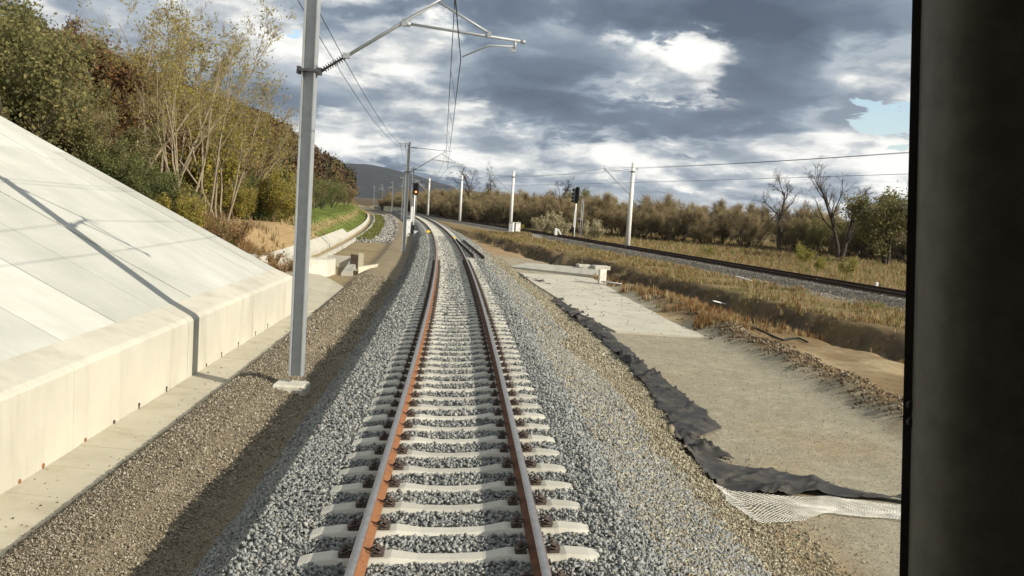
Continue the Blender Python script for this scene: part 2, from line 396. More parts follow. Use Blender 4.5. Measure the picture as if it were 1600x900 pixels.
M_CABDARK = simple('cab_rubber', (.028, .0265, .024), .7, 0, .3, 20)
M_DARKBROWN = simple('dark_brown', (.07, .05, .035), .9, 0, .4, 6)  # basin plates, and the trough that stands for a shadowed edge
M_BARK = simple('pale_bark', (.26, .21, .14), .9, 0, .35, 7)
M_BARKDARK = simple('dark_bark', (.060, .047, .038), .9, 0, .35, 6)
M_TWIG = leafmat('brown_twigs', [(0, (.13, .10, .05)), (.5, (.26, .20, .10)), (1, (.40, .32, .175))])
M_TWIGDARK = leafmat('dark_twigs', [(0, (.030, .024, .021)), (.5, (.05, .041, .036)), (1, (.075, .062, .052))])
M_LEAFY = leafmat('yellow_green_leaves', [(0, (.17, .16, .04)), (.4, (.29, .26, .06)), (.75, (.40, .33, .065)), (1, (.50, .38, .065))], .45)
M_LEAFO = leafmat('olive_leaves', [(0, (.10, .105, .042)), (.5, (.19, .185, .07)), (.85, (.28, .25, .095)), (1, (.36, .30, .115))], .45)
M_LEAFG = leafmat('green_leaves', [(0, (.07, .09, .03)), (.5, (.13, .155, .05)), (1, (.24, .24, .075))], .4)
M_LEAFB = leafmat('brown_leaves', [(0, (.09, .06, .028)), (.5, (.17, .11, .048)), (1, (.26, .17, .065))], .25)
M_LEAFR = leafmat('rust_leaves', [(0, (.07, .036, .016)), (.5, (.13, .062, .024)), (1, (.21, .11, .035))], .25)
M_LEAFP = leafmat('pale_plumes', [(0, (.28, .24, .13)), (.5, (.42, .37, .22)), (1, (.60, .54, .36))], .3)
M_LEAFYEL = leafmat('yellow_leaves', [(0, (.15, .14, .03)), (.5, (.27, .25, .05)), (1, (.40, .36, .08))], .35)
M_DRY = leafmat('dry_blades', [(0, (.18, .12, .055)), (.35, (.32, .235, .11)), (.7, (.43, .34, .17)), (1, (.56, .47, .27))], .25)
M_RUSTWEED = leafmat('russet_weeds', [(0, (.13, .065, .028)), (.5, (.24, .125, .048)), (1, (.36, .22, .085))], .25)
M_GRASS = leafmat('green_blades', [(0, (.08, .10, .022)), (.5, (.15, .17, .036)), (1, (.25, .24, .065))], .25)
def tintmat(name, rough=.9, scale=8.0, bump=0.0, amt=.5):
    m, nt, b = mat(name, rough, spec=.15)
    a = nt.nodes.new('ShaderNodeAttribute'); a.attribute_name = 'tint'
    f = nnoise(nt, scale, 6, .7); f2 = nnoise(nt, scale * 9, 4, .7)
    c = nmix(nt, amt, a.outputs['Color'], nramp(nt, f, [(.28, (.55, .53, .5)), (.72, (1.35, 1.35, 1.35))]), 'MULTIPLY')
    c = nmix(nt, amt * 1.3 if amt * 1.3 < 1 else 1.0, c, nramp(nt, f2, [(.3, (.5, .5, .48)), (.68, (1.4, 1.4, 1.4))]), 'MULTIPLY')
    f4 = nnoise(nt, scale * 26, 3, .7); c = nmix(nt, .8, c, nramp(nt, f4, [(.32, (.45, .44, .42)), (.5, (1, 1, 1)), (.70, (1.6, 1.6, 1.55))]), 'MULTIPLY')
    nt.links.new(c, b.inputs['Base Color'])
    if bump: nbump(nt, b, f4, .7, bump)
    return m
M_GROUND = tintmat('soil', scale=3.0, bump=.03)
def foresttint():
    m, nt, b = mat('forest_leaves', .8, spec=.2)
    a = nt.nodes.new('ShaderNodeAttribute'); a.attribute_name = 'tint'
    c = nmix(nt, 1.0, a.outputs['Color'], nramp(nt, island(nt), [(0, (.55, .55, .55)), (1, (1.5, 1.45, 1.4))]), 'MULTIPLY'); nt.links.new(c, b.inputs['Base Color']); return m
M_FOREST = foresttint()
def fabric():
    m, nt, b = mat('geotextile', .75, spec=.3); f = nnoise(nt, 14, 5, .7)
    d = nnoise(nt, 2.2, 6, .7)
    c = nramp(nt, f, [(.3, (.022, .021, .021)), (.7, (.05, .047, .045))])
    c = nmix(nt, nramp(nt, d, [(.45, (0, 0, 0)), (.70, (.6, .6, .6))]), c, (.16, .14, .105)); nt.links.new(c, b.inputs['Base Color']); return m
M_FABRIC = fabric()
M_NET = simple('white_geogrid', (.68, .66, .59), .6, 0, .28, 5)
def lampmat(name, col, s):
    m, nt, b = mat(name, .3); b.inputs['Base Color'].default_value = (.05, .01, .01, 1); b.inputs['Emission Color'].default_value = col + (1,); b.inputs['Emission Strength'].default_value = s; return m
M_REDLAMP = lampmat('red_lamp', (1, .16, .04), 6)

# ------------------------------------------------------------------ ground sheet
def ground():
    ys = np.unique(np.concatenate([np.arange(-60, 2, 6), np.arange(2, 62, .4), np.arange(62, 130, .8), np.arange(130, 360, 3), np.geomspace(360, 4200, 36)]))
    us = np.unique(np.concatenate([-np.geomspace(75, 3200, 20), np.arange(-75, -18, 1.4), np.arange(-18, -4.2, .3), np.arange(-4.2, 3.0, .6),
                                   np.arange(3.0, 24, .28), np.arange(24, 90, 1.3), np.geomspace(90, 4000, 22)]))
    U, Y = np.meshgrid(us, ys); Xc = xn(np.minimum(Y, 360)); X = U + Xc; Z = ground_z(X, Y)
    ny, nx = X.shape; idx = np.arange(ny * nx).reshape(ny, nx)
    fc = np.stack([idx[:-1, :-1], idx[:-1, 1:], idx[1:, 1:], idx[1:, :-1]], -1).reshape(-1, 4)
    x, y, u = X.ravel(), Y.ravel(), U.ravel(); v = xr(y) - x; n = -u
    nA, nB, nC = fbm(x * .3, y * .3, 51, 4), fbm(x * .9, y * .9, 61, 4), fbm(x * .12, y * .12, 71, 3)
    def mixc(c, col, f): f = np.clip(f, 0, 1)[:, None]; return c * (1 - f) + np.array(col) * f
    c = np.tile(np.array([.20, .15, .068]), (len(x), 1))                       # dry field
    c = mixc(c, (.13, .13, .045), sstep(.02, .22, nA + nC * .5))
    r = u > 0
    edge = 8.9 + fbm(x * .25, y * .25, 9, 3) * 2.6 + fbm(x * 1.1, y * 1.1, 19, 3) * 1.5
    bank = sstep(edge + .55, edge - .75, v)
    cr = np.tile(np.array([.345, .31, .23]), (len(x), 1))                    # trodden gravel path
    cr = mixc(cr, (.36, .25, .12), sstep(.05, .25, nA) * .7)
    cr = mixc(cr, (.34, .215, .10), sstep(64, 80, y) * .8)
    cr = mixc(cr, (.20, .135, .065), sstep(8.8, 9.8, u + nB * 1.5) * sstep(70, 60, y))
    cr = mixc(cr, (.37, .29, .175), sstep(10.4, 11.2, u + nA * 2) * sstep(33, 27, y) * (.5 + nB * 2))
    cr = mixc(cr, (.23, .165, .08), bank)
    cr = mixc(cr, (.14, .14, .045), bank * sstep(.08, .28, nA))
    cr = mixc(cr, (.075, .056, .036), np.exp(-((v - edge - .1) / .75) ** 2) * np.clip(.9 + 2.4 * nB, 0, 1.2) * (u > 5))  # dark soil on the bank face, with its shade put into the colour
    cr = mixc(cr, (.22, .205, .175), sstep(4.0, 2.8, v + nB))
    right = (u > 2) & (v > 0); c[right] = cr[right]
    c = mixc(c, (.22, .20, .165), ((v <= 0) & (u > 0)) * sstep(-3.6, -2.9, v + nB))
    cl = np.tile(np.array([.25, .205, .135]), (len(x), 1))                     # brown gravel berm
    cl = mixc(cl, (.29, .225, .125), sstep(4.4, 5.2, n) * sstep(WALL_END, 34, y))
    cl = mixc(cl, (.20, .18, .14), sstep(4.0, 4.8, n + nB) * sstep(78, 84, y) * sstep(8.0, 7.4, n))
    cl = mixc(cl, (.38, .265, .135), sstep(8.7, 9.4, n))
    cl = mixc(cl, (.14, .185, .035), sstep(9.0, 9.6, n + nB) * sstep(72, 80, y + nA * 12) * (1 - .8 * np.exp(-((n - 11.4) / .5) ** 2)))
    toe = np.interp(y, [28, 36, 42, 50, 60, 75, 100, 150, 200, 250, 300, 350, 420], [8.6, 9.6, 10.8, 13, 16, 18, 21, 24, 19, 13, 9, 8, 8])
    cl = mixc(cl, (.16, .10, .05), sstep(8.3, 9.2, n) * sstep(46, 42, y))
    cl = mixc(cl, (.105, .075, .038), sstep(-1, 1.5, n - toe + nB * 3))
    left = u < -2; c[left] = cl[left]
    c = c * (1 + .25 * nB)[:, None]
    me = np_mesh('ground', np.stack([x, y, Z.ravel()], 1), [fc], M_GROUND, smooth=True, tint=np.clip(c, .01, .9))
    setp(link('ground', me), 'rough earth, gravel and dry grassland around the tracks', 'ground', kind='structure')
ground()

# ------------------------------------------------------------------ ballast beds
M_BEDFAR = bed_material('old_ballast', [(0, (.10, .088, .07)), (.5, (.20, .18, .145)), (1, (.34, .31, .26))], 14, .04)
M_BEDTAN = bed_material('tan_ballast', [(0, (.17, .14, .09)), (.5, (.30, .26, .18)), (1, (.44, .40, .30))], 24, .025)
def rows(y0, y1): return np.unique(np.concatenate([np.arange(y0, min(y1, 60), .35), np.arange(min(y1, 60), y1, 2.0), [y1]]))
def strip(name, ys, ds, zf, mats, fn=xn, mi=None):
    V = []
    for y in ys:
        t = tdir(fn, y); V.append(np.stack([fn(y) + t[1] * ds, y - t[0] * ds, zf(ds, y)], 1))
    V = np.concatenate(V); ny, nx = len(ys), len(ds); idx = np.arange(ny * nx).reshape(ny, nx)
    fc = np.stack([idx[:-1, :-1], idx[:-1, 1:], idx[1:, 1:], idx[1:, :-1]], -1).reshape(-1, 4)
    m = None if mi is None else mi(np.tile(((ds[:-1] + ds[1:]) / 2), ny - 1), np.repeat((ys[:-1] + ys[1:]) / 2, nx - 1))
    return link(name, np_mesh(name, V, [fc], mats, matidx=m, smooth=True))
ds = np.unique(np.concatenate([np.arange(-3.2, -1.2, .16), np.arange(-1.2, 1.2, .4), np.arange(1.2, 4.5, .16)]))
tanedge = lambda y: 3.05 + fbm(np.asarray(y) * .22, np.asarray(y) * 0, 5, 3) * 1.6
o = strip('ballast_bed', rows(-8, 345), ds, lambda d, y: ballast_z(d, y) - .012, [M_BED, M_BEDTAN], mi=lambda d, y: (d > tanedge(y)).astype(int))
setp(o, 'grey crushed stone bed under the rusty near track', 'ballast', kind='structure')
def far_bed(d, y): return np.where(np.abs(d) < 1.5, -.2, -.2 - (np.abs(d) - 1.5) * .36) + fbm(d * 2, np.asarray(y) * .8, 77, 3) * .08
o = strip('ballast_bed', rows(-5, 345), np.arange(-2.5, 2.51, .25), far_bed, M_BEDFAR, fn=xr)
setp(o, 'grey brown stone bed under the dark far track', 'ballast', kind='structure')

# ------------------------------------------------------------------ loose stones
def hulls(k, n, seed):
    out = []; r = random.Random(seed)
    for _ in range(k):
        b = bmesh.new(); sx_, sy_, sz_ = r.uniform(.85, 1.25), r.uniform(.7, 1.0), r.uniform(.5, .8)
        for _ in range(n):
            v = Vector((r.gauss(0, 1), r.gauss(0, 1), r.gauss(0, 1))).normalized() * r.uniform(.7, 1.2); b.verts.new((v.x * sx_, v.y * sy_, v.z * sz_))
        bmesh.ops.convex_hull(b, input=b.verts[:]); b.verts.ensure_lookup_table()
        for v in [v for v in b.verts if not v.link_faces]: b.verts.remove(v)
        bmesh.ops.triangulate(b, faces=b.faces[:]); b.verts.index_update()
        out.append((np.array([v.co[:] for v in b.verts]), np.array([[q.index for q in f.verts] for f in b.faces]))); b.free()
    return out
def rand_rot(n, rng, tilt=None):
    if tilt is None:
        q = rng.normal(size=(n, 4)); q /= np.linalg.norm(q, axis=1)[:, None]
        w, x, y, z = q.T
    else:
        a = rng.uniform(0, 2 * np.pi, n); t = rng.normal(0, tilt, (n, 2)); ca, sa = np.cos(a / 2), np.sin(a / 2)
        w, x, y, z = ca, t[:, 0] / 2, t[:, 1] / 2, sa; l = np.sqrt(w * w + x * x + y * y + z * z); w, x, y, z = w / l, x / l, y / l, z / l
    return np.stack([np.stack([1 - 2 * (y * y + z * z), 2 * (x * y - w * z), 2 * (x * z + w * y)], -1),
                     np.stack([2 * (x * y + w * z), 1 - 2 * (x * x + z * z), 2 * (y * z - w * x)], -1),
                     np.stack([2 * (x * z - w * y), 2 * (y * z + w * x), 1 - 2 * (x * x + y * y)], -1)], 1)
def scatter(name, temps, P, Sc, m, seed=1, tilt=None):
    rng = np.random.default_rng(seed); n = len(P); R = rand_rot(n, rng, tilt); pick = rng.integers(0, len(temps), n); Vs = []; Fs = []; off = 0
    Sc = np.asarray(Sc, float); Sc = Sc[:, None] if Sc.ndim == 1 else Sc
    for k, (tv, tf) in enumerate(temps):
        s = pick == k; m_ = s.sum()
        if not m_: continue
        v = np.einsum('nij,nvj->nvi', R[s], tv[None] * Sc[s][:, None, :]) + P[s][:, None, :]
        Fs.append((tf[None] + (np.arange(m_) * len(tv))[:, None, None] + off).reshape(-1, tf.shape[1])); Vs.append(v.reshape(-1, 3)); off += m_ * len(tv)
    return link(name, np_mesh(name, np.concatenate(Vs), Fs, m))
# arc length along the near track
_ya = np.arange(-30, 420, .05); _xa = xn(_ya); _sa = np.concatenate([[0], np.cumsum(np.hypot(np.diff(_xa), np.diff(_ya)))])
SP = .64; S0 = np.interp(7.58, _ya, _sa)
def track_pts(y, d):
    e = .05; tx, ty = xn(y + e) - xn(y - e), np.full_like(y, 2 * e); l = np.hypot(tx, ty)
    return xn(y) + ty / l * d, y - tx / l * d
STONES = hulls(9, 8, 3)
def stones(name, zones, zf, m, label, seed, sleepers=False, dfilter=None):
    rng = np.random.default_rng(seed); P = []; R = []
    for (y0, y1, d0, d1, dens, r) in zones:
        n = int((y1 - y0) * (d1 - d0) * dens); y = rng.uniform(y0, y1, n); d = rng.uniform(d0, d1, n)
        keep = np.ones(n, bool)
        if sleepers:
            s = np.interp(y, _ya, _sa); ph = np.abs((s - S0 + SP / 2) % SP - SP / 2)
            keep &= ~((np.abs(d) < 1.31) & (ph < .125)); keep &= ~(np.abs(np.abs(d) - .7535) < .095)
        if dfilter is not None: keep &= dfilter(d, y)
        y, d = y[keep], d[keep]; x, yy = track_pts(y, d); rr = r * rng.uniform(.6, 1.35, len(y))
        P.append(np.stack([x, yy, zf(d, y, x, yy) + rr * rng.uniform(-.15, .6, len(y))], 1)); R.append(rr)
    o = scatter(name, STONES, np.concatenate(P), np.concatenate(R), m, seed)
    return setp(o, label, 'stones', kind='stuff')
bz = lambda d, y, x, yy: ballast_z(d, y)
gzf = lambda d, y, x, yy: ground_z(x, yy)
dith = lambda d, y: 3.05 + fbm(y * .22, y * 0, 5, 3) * 1.6 + (fbm(d * 6, y * 6, 8, 2)) * 1.2
stones('ballast_stones', [(5.4, 12, -3.2, 3.4, 1050, .0255), (12, 22, -3.2, 3.4, 540, .030), (22, 42, -3.2, 3.4, 170, .042), (42, 80, -3.2, 3.2, 55, .055)],
       bz, M_STONE, 'loose grey crushed stones covering the near track bed', 11, True, lambda d, y: d < dith(d, y))
stones('toe_gravel', [(5.4, 12, 1.9, 4.7, 800, .022), (9, 24, 4.3, 5.2, 60, .018), (12, 22, 1.9, 4.7, 420, .027), (22, 45, 2.0, 4.6, 150, .036), (45, 70, 2.0, 4.4, 40, .05)],
       lambda d, y, x, yy: np.maximum(ballast_z(d, y), ground_z(x, yy)), M_TAN, 'tan gravel spilling down to the black fabric', 12, False, lambda d, y: d >= (d >= dith(d, y)))
stones('berm_gravel', [(5.4, 12, -4.75, -2.5, 1500, .0155), (12, 22, -4.75, -2.5, 760, .020), (22, 45, -4.7, -2.5, 150, .034)],
       gzf, M_BROWNSTONE, 'fine brown gravel between ballast and concrete strip', 13, False, lambda d, y: d < -2.62 + .5 * fbm(d * 3, y * 1.5, 6, 3))
stones('path_gravel', [(8, 16, 4.0, 9.2, 160, .011), (16, 34, 4.0, 9.4, 50, .015)], gzf, M_TAN, 'scattered small stones on the trodden gravel path', 14)
stones('berm_rubble', [(14, 36, 8.4, 11.2, 120, .045), (24, 46, 9.2, 12.4, 60, .05)], gzf, M_CLOD, 'ridge of loose earth and rubble beside the path', 15,
       dfilter=lambda d, y: np.abs(d - 9.8 - fbm(y * .2, y * .1, 12) * 1.4) < .35 + .9 * np.abs(fbm(d * 1.3, y * 1.3, 4)) * 3)
stones('riprap', [(82, 150, -7.6, -4.3, 14, .14), (150, 215, -7.4, -3.8, 8, .17)], gzf, M_RIPRAP, 'heap of grey rubble between the concrete ditch and the masts', 16)
stones('strip_litter', [(6, 16, -5.55, -4.6, 9, .016), (16, 30, -5.6, -4.6, 5, .022)], lambda d, y, x, yy: np.full_like(x, -1.178), M_CLOD, 'crumbs of soil and gravel strewn on the concrete strip', 19)
stones('slab_litter', [(30, 52, 4.6, 9.0, 2.5, .030)], lambda d, y, x, yy: np.full_like(x, -1.13), M_CLOD, 'scattered crumbs of soil on the pale path slab', 20)
def far_stones():
    rng = np.random.default_rng(18); n = 9000; y = rng.uniform(30, 100, n); d = rng.uniform(-3.4, 2, n)
    x = xr(y) + d * .97; z = np.maximum(far_bed(d, y), ground_z(x, y))
    o = scatter('ballast_stones', STONES, np.stack([x, y + d * .25, z], 1), rng.uniform(.04, .075, n), M_FARSTONE, 18); setp(o, 'coarse grey stones along the dark far track', 'stones', kind='stuff')
far_stones()

# ------------------------------------------------------------------ rails and sleepers
PROF = [(-.075, -.172), (.075, -.172), (.075, -.161), (.012, -.14), (.009, -.05), (.036, -.038), (.036, -.010), (.028, 0), (-.028, 0), (-.036, -.010), (-.036, -.038), (-.009, -.05), (-.012, -.14), (-.075, -.161)]
def rail(name, d, fn, cant, z0, y0, y1, mats, label):
    ys = np.unique(np.concatenate([np.arange(y0, 60, .5), np.arange(60, y1, 1.5)])); V = []; k = len(PROF); ca, sa = math.cos(cant), math.sin(cant)
    for y in ys:
        t = tdir(fn, y); c = np.array([fn(y) + t[1] * d * ca, y - t[0] * d * ca, z0 + d * sa])
        for (a, b) in PROF: V.append(c + np.array([t[1], -t[0], 0]) * (a * ca - b * sa) + np.array([0, 0, 1]) * (a * sa + b * ca))
    idx = np.arange(len(ys) * k).reshape(len(ys), k)
    fc = np.stack([idx[:-1], np.roll(idx, -1, 1)[:-1], np.roll(idx, -1, 1)[1:], idx[1:]], -1).reshape(-1, 4)
    mi = np.tile(np.array([1 if i in (6, 7, 8) else 0 for i in range(k)]), len(ys) - 1)
    o = link(name, np_mesh(name, np.array(V), [fc], mats, matidx=mi)); return setp(o, label, 'rail', 'rails')
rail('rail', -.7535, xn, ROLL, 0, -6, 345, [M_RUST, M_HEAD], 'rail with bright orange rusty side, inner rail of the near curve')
rail('rail', .7535, xn, ROLL, 0, -6, 345, [M_RUSTSHADE, M_HEAD], 'rail with shaded brown side, outer rail of the near curve')
rail('rail', -.7535, xr, 0, 0, 5, 345, [M_RUSTDARK, M_RUSTDARK], 'dark rail of the far track, the one facing the gravel path')
rail('rail', .7535, xr, 0, 0, 5, 345, [M_RUSTDARK, M_RUSTDARK], 'dark rail of the far track, the one facing the thicket')

def sleeper_mesh():
    b = bmesh.new(); half = [(0, .080, -.032), (.28, .084, -.024), (.50, .103, .008), (.56, .110, 0), (.95, .110, 0), (1.0, .106, .010), (1.20, .100, -.012), (1.285, .090, -.030), (1.30, .080, -.055)]
    sec = [(-x, w, z) for x, w, z in reversed(half[1:])] + half; rings = []
    for x, w, z in sec:
        wb = w + .035; rings.append([b.verts.new((x, a, c)) for a, c in ((-wb, -.20), (wb, -.20), (wb - .008, z - .04), (w, z - .006), (w - .012, z), (-w + .012, z), (-w, z - .006), (-wb + .008, z - .04))])
    for r0, r1 in zip(rings, rings[1:]):
        for i in range(8): b.faces.new((r0[i], r0[(i + 1) % 8], r1[(i + 1) % 8], r1[i]))
    b.faces.new(rings[0]); b.faces.new(rings[-1]); bmesh.ops.recalc_face_normals(b, faces=b.faces[:])
    me = bpy.data.meshes.new('sleeper'); b.to_mesh(me); b.free(); return me
def clip_mesh(sgn):
    m = MB()
    m.box((sgn * .02, 0, .012), (.11, .15, .032), bevel=.008)
    m.box((sgn * .055, 0, .04), (.05, .13, .04), bevel=.01)
    pts = [(-.055, -.03, .055), (-.02, -.055, .06), (.03, -.075, .05), (.065, -.06, .035), (.05, -.03, .055), (-.01, -.02, .085), (-.01, .02, .085), (.05, .03, .055), (.065, .06, .035), (.03, .075, .05), (-.02, .055, .06), (-.055, .03, .055)]
    m.tube([(sgn * p[0], p[1], p[2]) for p in pts], .0105, 5)
    m.tube([(sgn * .012, 0, .02), (sgn * .012, 0, .118)], [.022, .018], 6); m.tube([(sgn * .012, 0, .072), (sgn * .012, 0, .095)], .030, 6)
    return m.mesh('rail_clip', M_CLIP)
SLM = sleeper_mesh(); SLM.materials.append(M_SLEEPER); CLIN, CLOUT = clip_mesh(1), clip_mesh(-1)
DARKSL = SLM.copy(); DARKSL.materials.clear(); DARKSL.materials.append(simple('old_sleeper', (.15, .125, .10), .9, 0, .3, 5))
r_ = random.Random(4)
for i in range(-3, 270):
    y = float(np.interp(S0 + i * SP, _sa, _ya)); t = tdir(xn, y); fwd = Vector((t[0], t[1], 0)); r0 = Vector((t[1], -t[0], 0))
    rt = r0 * math.cos(ROLL) + Vector((0, 0, 1)) * math.sin(ROLL); up = rt.cross(fwd)
    o = link('sleeper', SLM); M = Matrix((rt, fwd, up)).transposed().to_4x4()
    M = Matrix.Translation(Vector((float(xn(y)), y, 0)) + up * -.181 + fwd * r_.uniform(-.012, .012)) @ M @ Matrix.Rotation(r_.uniform(-.008, .008), 4, 'Z'); o.matrix_world = M
    setp(o, 'pale concrete sleeper bedded in grey ballast under the near rusty rails', 'sleeper', 'concrete sleepers of the near track')
    if i < 62:
        for dd, me in ((-.7535 - .125, CLOUT), (-.7535 + .125, CLIN), (.7535 - .125, CLOUT), (.7535 + .125, CLIN)):
            c = link('rail_clip', me, o); c.location = (dd, 0, 0.0); c.scale = (.9, .88, .85)
for i in range(110):
    y = 34 + i * .62; t = tdir(xr, y); o = link('sleeper', DARKSL); o.location = (float(xr(y)), y, -.19); o.rotation_euler = (0, 0, math.atan2(-t[0], t[1]))
    setp(o, 'grimy old sleeper half buried under the dark far rails', 'sleeper', 'old sleepers of the far track')

# track magnets, and a dark trough added for a shadowed edge beside the near track
for px, py, sg, lab in ((669, 361, -1, 'yellow trackside magnet outside the inner rail of the curve'), (709, 371, 1, 'yellow trackside magnet outside the outer rail of the curve')):
    p = gp(px, py, -.05); t = tdir(xn, p[1]); a = math.atan2(-t[0], t[1])
    e_ = empty('track_magnet', (p[0], p[1], -.2), lab, 'track magnet', 'yellow track magnets', a)
    MB().box((0, 0, .10), (.36, .70, .20), bevel=.04).build('housing', M_YELLOW, e_); MB().box((0, 0, 0), (.2, .9, .05)).tube([(0, .2, .05), (-.3 * sg, .5, -.02), (-.7 * sg, .5, -.06)], .03, 6).build('bracket', M_YELLOW, e_)
a, b = gp(718, 377, -.15), gp(748, 406, -.2)
dv = Vector(b - a); L_ = dv.length
e_ = empty('shaded_edge', tuple(a), 'long dark trough standing in for a shadowed edge beside the outer rail', 'trough', rz=math.atan2(-dv.x, dv.y))
MB().box((0, L_ / 2, -.06), (.62, L_, .05)).box((-.29, L_ / 2, .05), (.05, L_, .22)).box((.29, L_ / 2, .08), (.05, L_, .28)).build('channel', M_DARKBROWN, e_)

# ------------------------------------------------------------------ concrete wall, paved slope and drain strip on the inside of the curve
def slope_pt(w, y, dz=0.0):               # w: distance up from the wall face
    z = -1.20 if w < 0 else (.02 + min(w, .08) / .08 * .08 if w <= .08 else .10 + (w - .08) * .36 if w < .6 else .287 + (w - .6) * SL)
    return Vector((float(XW(y)) - w, y, z + dz))
rw = empty('retaining_wall', (float(XW(20)), 20, -1.2), 'pale concrete retaining wall with a paved slope rising behind it', 'retaining wall')
rw_inv = Matrix.Translation(-Vector(rw.location))
def child_fix(o): o.matrix_parent_inverse = Matrix.Identity(4); o.data.transform(rw_inv); return o
m = MB(); js = [2.0, 7.4, 13.1, 18.55, 24.2, WALL_END]
for y0, y1 in zip(js, js[1:]):
    y0 += .006; y1 -= .006; n = 5; dd = r_.uniform(-.006, .006)
    for k in range(n):
        a, b = y0 + (y1 - y0) * k / n, y0 + (y1 - y0) * (k + 1) / n
        def ring(y): return [Vector((float(XW(y)) + dd, y, -1.45)), Vector((float(XW(y)) + dd, y, .02)), Vector((float(XW(y)) - .03 + dd, y, .055)), Vector((float(XW(y)) - .09, y, .10 + dd)), Vector((float(XW(y)) - .595, y, .284 + dd)), Vector((float(XW(y)) - .8, y, -1.45))]
        m.hull(ring(a), ring(b))
child_fix(m.build('lower_wall', M_WALL, rw))
def slope_material():
    m_, nt, b = mat('slope_panels', .88, spec=.2)
    src = M_SLOPE.node_tree
    f1 = nnoise(nt, .5, 7, .62); st = nnoise(nt, 1.2, 6, .65, stretch=(.22, 1.8, .22)); f2 = nnoise(nt, 2.4, 7, .72); f3 = nnoise(nt, 50, 3, .6)
    c = nramp(nt, f1, [(.3, (.44, .44, .385)), (.5, (.51, .505, .45)), (.72, (.58, .575, .53))])
    c = nmix(nt, .8, c, nramp(nt, island(nt), [(0, (.78, .785, .77)), (1, (1.10, 1.10, 1.09))]), 'MULTIPLY')
    c = nmix(nt, nramp(nt, st, [(.50, (0, 0, 0)), (.72, (.50, .50, .50))]), c, (.42, .415, .36))
    c = nmix(nt, nramp(nt, f2, [(.56, (0, 0, 0)), (.78, (.4, .4, .4))]), c, (.66, .63, .50))
    c = nmix(nt, .2, c, nramp(nt, f3, [(.3, (.8, .8, .8)), (.7, (1.1, 1.1, 1.1))]), 'MULTIPLY')
    nt.links.new(c, b.inputs['Base Color']); nbump(nt, b, f3, .2, .004); return m_
M_PANEL = slope_material()
m = MB(); js = [3.0, 5.2, 7.5, 9.6, 11.9, 14.0, 16.2, 18.3, 20.6, 22.7, 24.9, 27.0, 28.6, 29.75]; Q = random.Random(9)
for y0, y1 in zip(js, js[1:]):
    y0 += .013; y1 -= .013; w = .605
    cuts = [.605]
    while cuts[-1] < 34: cuts.append(cuts[-1] + Q.uniform(3.2, 7.5))
    for w0, w1 in zip(cuts, cuts[1:]):
        dz = Q.uniform(-.012, .012); w1 -= .006; k = .035            # panels splay a little up the bank
        p = [slope_pt(w0, y0 + k * w0, dz), slope_pt(w0, y1 + k * w0, dz), slope_pt(w1, y1 + k * w1, dz), slope_pt(w1, y0 + k * w1, dz)]
        dn = Vector((0, 0, -.22)); m.hull(p, [q + dn for q in p])
child_fix(m.build('paved_slope', M_PANEL, rw))
for px, py in ((67, 727), (133, 687), (178, 659), (217, 632), (260, 606), (322, 570), (346, 552), (372, 536), (399, 519), (418, 507), (30, 752)):
    p = gp(px, py, -1.2); y = p[1]; d = ray(px, py)
    t = (float(XW(y)) - 0) ; k = (-5.61 - 0) / (d[0] + .0535 * d[1]); q = C0 + d * k
    hm = MB(); hm.tube([(q[0] - .05, q[1], q[2]), (q[0] + .012, q[1], q[2] - .004)], .034, 10); hm.box((q[0] + .004, q[1], q[2] - .07), (.012, .035, .09))
    child_fix(hm.build('weep_hole', M_RUST if px < 140 else M_RUSTDARK, rw))
m = MB(); yy = 4.0; Q = random.Random(5)
while yy < 29.5:
    L_ = Q.uniform(.95, 1.35); z = -1.19 + Q.uniform(-.006, .006)
    a, b = yy + .005, yy + L_ - .005
    p = [Vector((float(XW(a)) + .006, a, z + .03)), Vector((float(XW(a)) + .93 + Q.uniform(-.03, .03), a, z)), Vector((float(XW(b)) + .93 + Q.uniform(-.03, .03), b, z)), Vector((float(XW(b)) + .006, b, z + .03))]
    m.hull(p, [q + Vector((0, 0, -.2)) for q in p]); yy += L_
ap = [gp(456, 492, -1.18), gp(502, 482, -1.18), gp(548, 455, -1.18), gp(520, 438, -1.16), gp(490, 424, -1.12), gp(440, 424, -.9)]
m.hull([Vector(p) for p in ap], [Vector(p) - Vector((0, 0, .3)) for p in ap])
setp(m.build('drain_strip', M_STRIP), 'narrow cream concrete strip along the foot of the retaining wall', 'concrete strip')

# ditch, basin and cheek walls beyond the wall
def loft(name, ys, d0, prof, m_, label, cat, gap=0.0):
    mm = MB()
    for a, b in zip(ys, ys[1:]):
        def ring(y):
            t = tdir(xn, y); return [Vector((float(xn(y)) + t[1] * (d0 + p[0]), y - t[0] * (d0 + p[0]), p[1])) for p in prof]
        mm.hull(ring(a + gap), ring(b - gap))
    return setp(mm.build(name, m_), label, cat)
PR = [(-1.25, -.45), (-.50, -1.02), (-.46, -1.62), (.36, -1.62), (.40, -.98), (.56, -.98), (.58, -1.75), (-.62, -1.75), (-1.28, -.62)]
loft('concrete_ditch', list(np.arange(47, 93, 3.0)), -8.3, PR, M_CONC, 'wide lined pale concrete drainage ditch running up from the culvert basin', 'ditch', .012)
PR2 = [(-.80, -.86), (-.50, -1.05), (-.46, -1.62), (.36, -1.62), (.40, -1.0), (.56, -1.0), (.58, -1.75), (-.62, -1.75), (-.82, -1.0)]
loft('concrete_ditch', list(np.arange(92.2, 216, 3.0)), -8.3, PR2, M_CONC, 'narrow far stretch of the concrete ditch curving below the green bank', 'ditch', .012)
def block(name, corners, h, m_, label, cat):      # upright block on a ground outline
    mm = MB(); b = [Vector(p) for p in corners]; mm.hull([p + Vector((0, 0, h)) for p in b], b); return setp(mm.build(name, m_), label, cat)
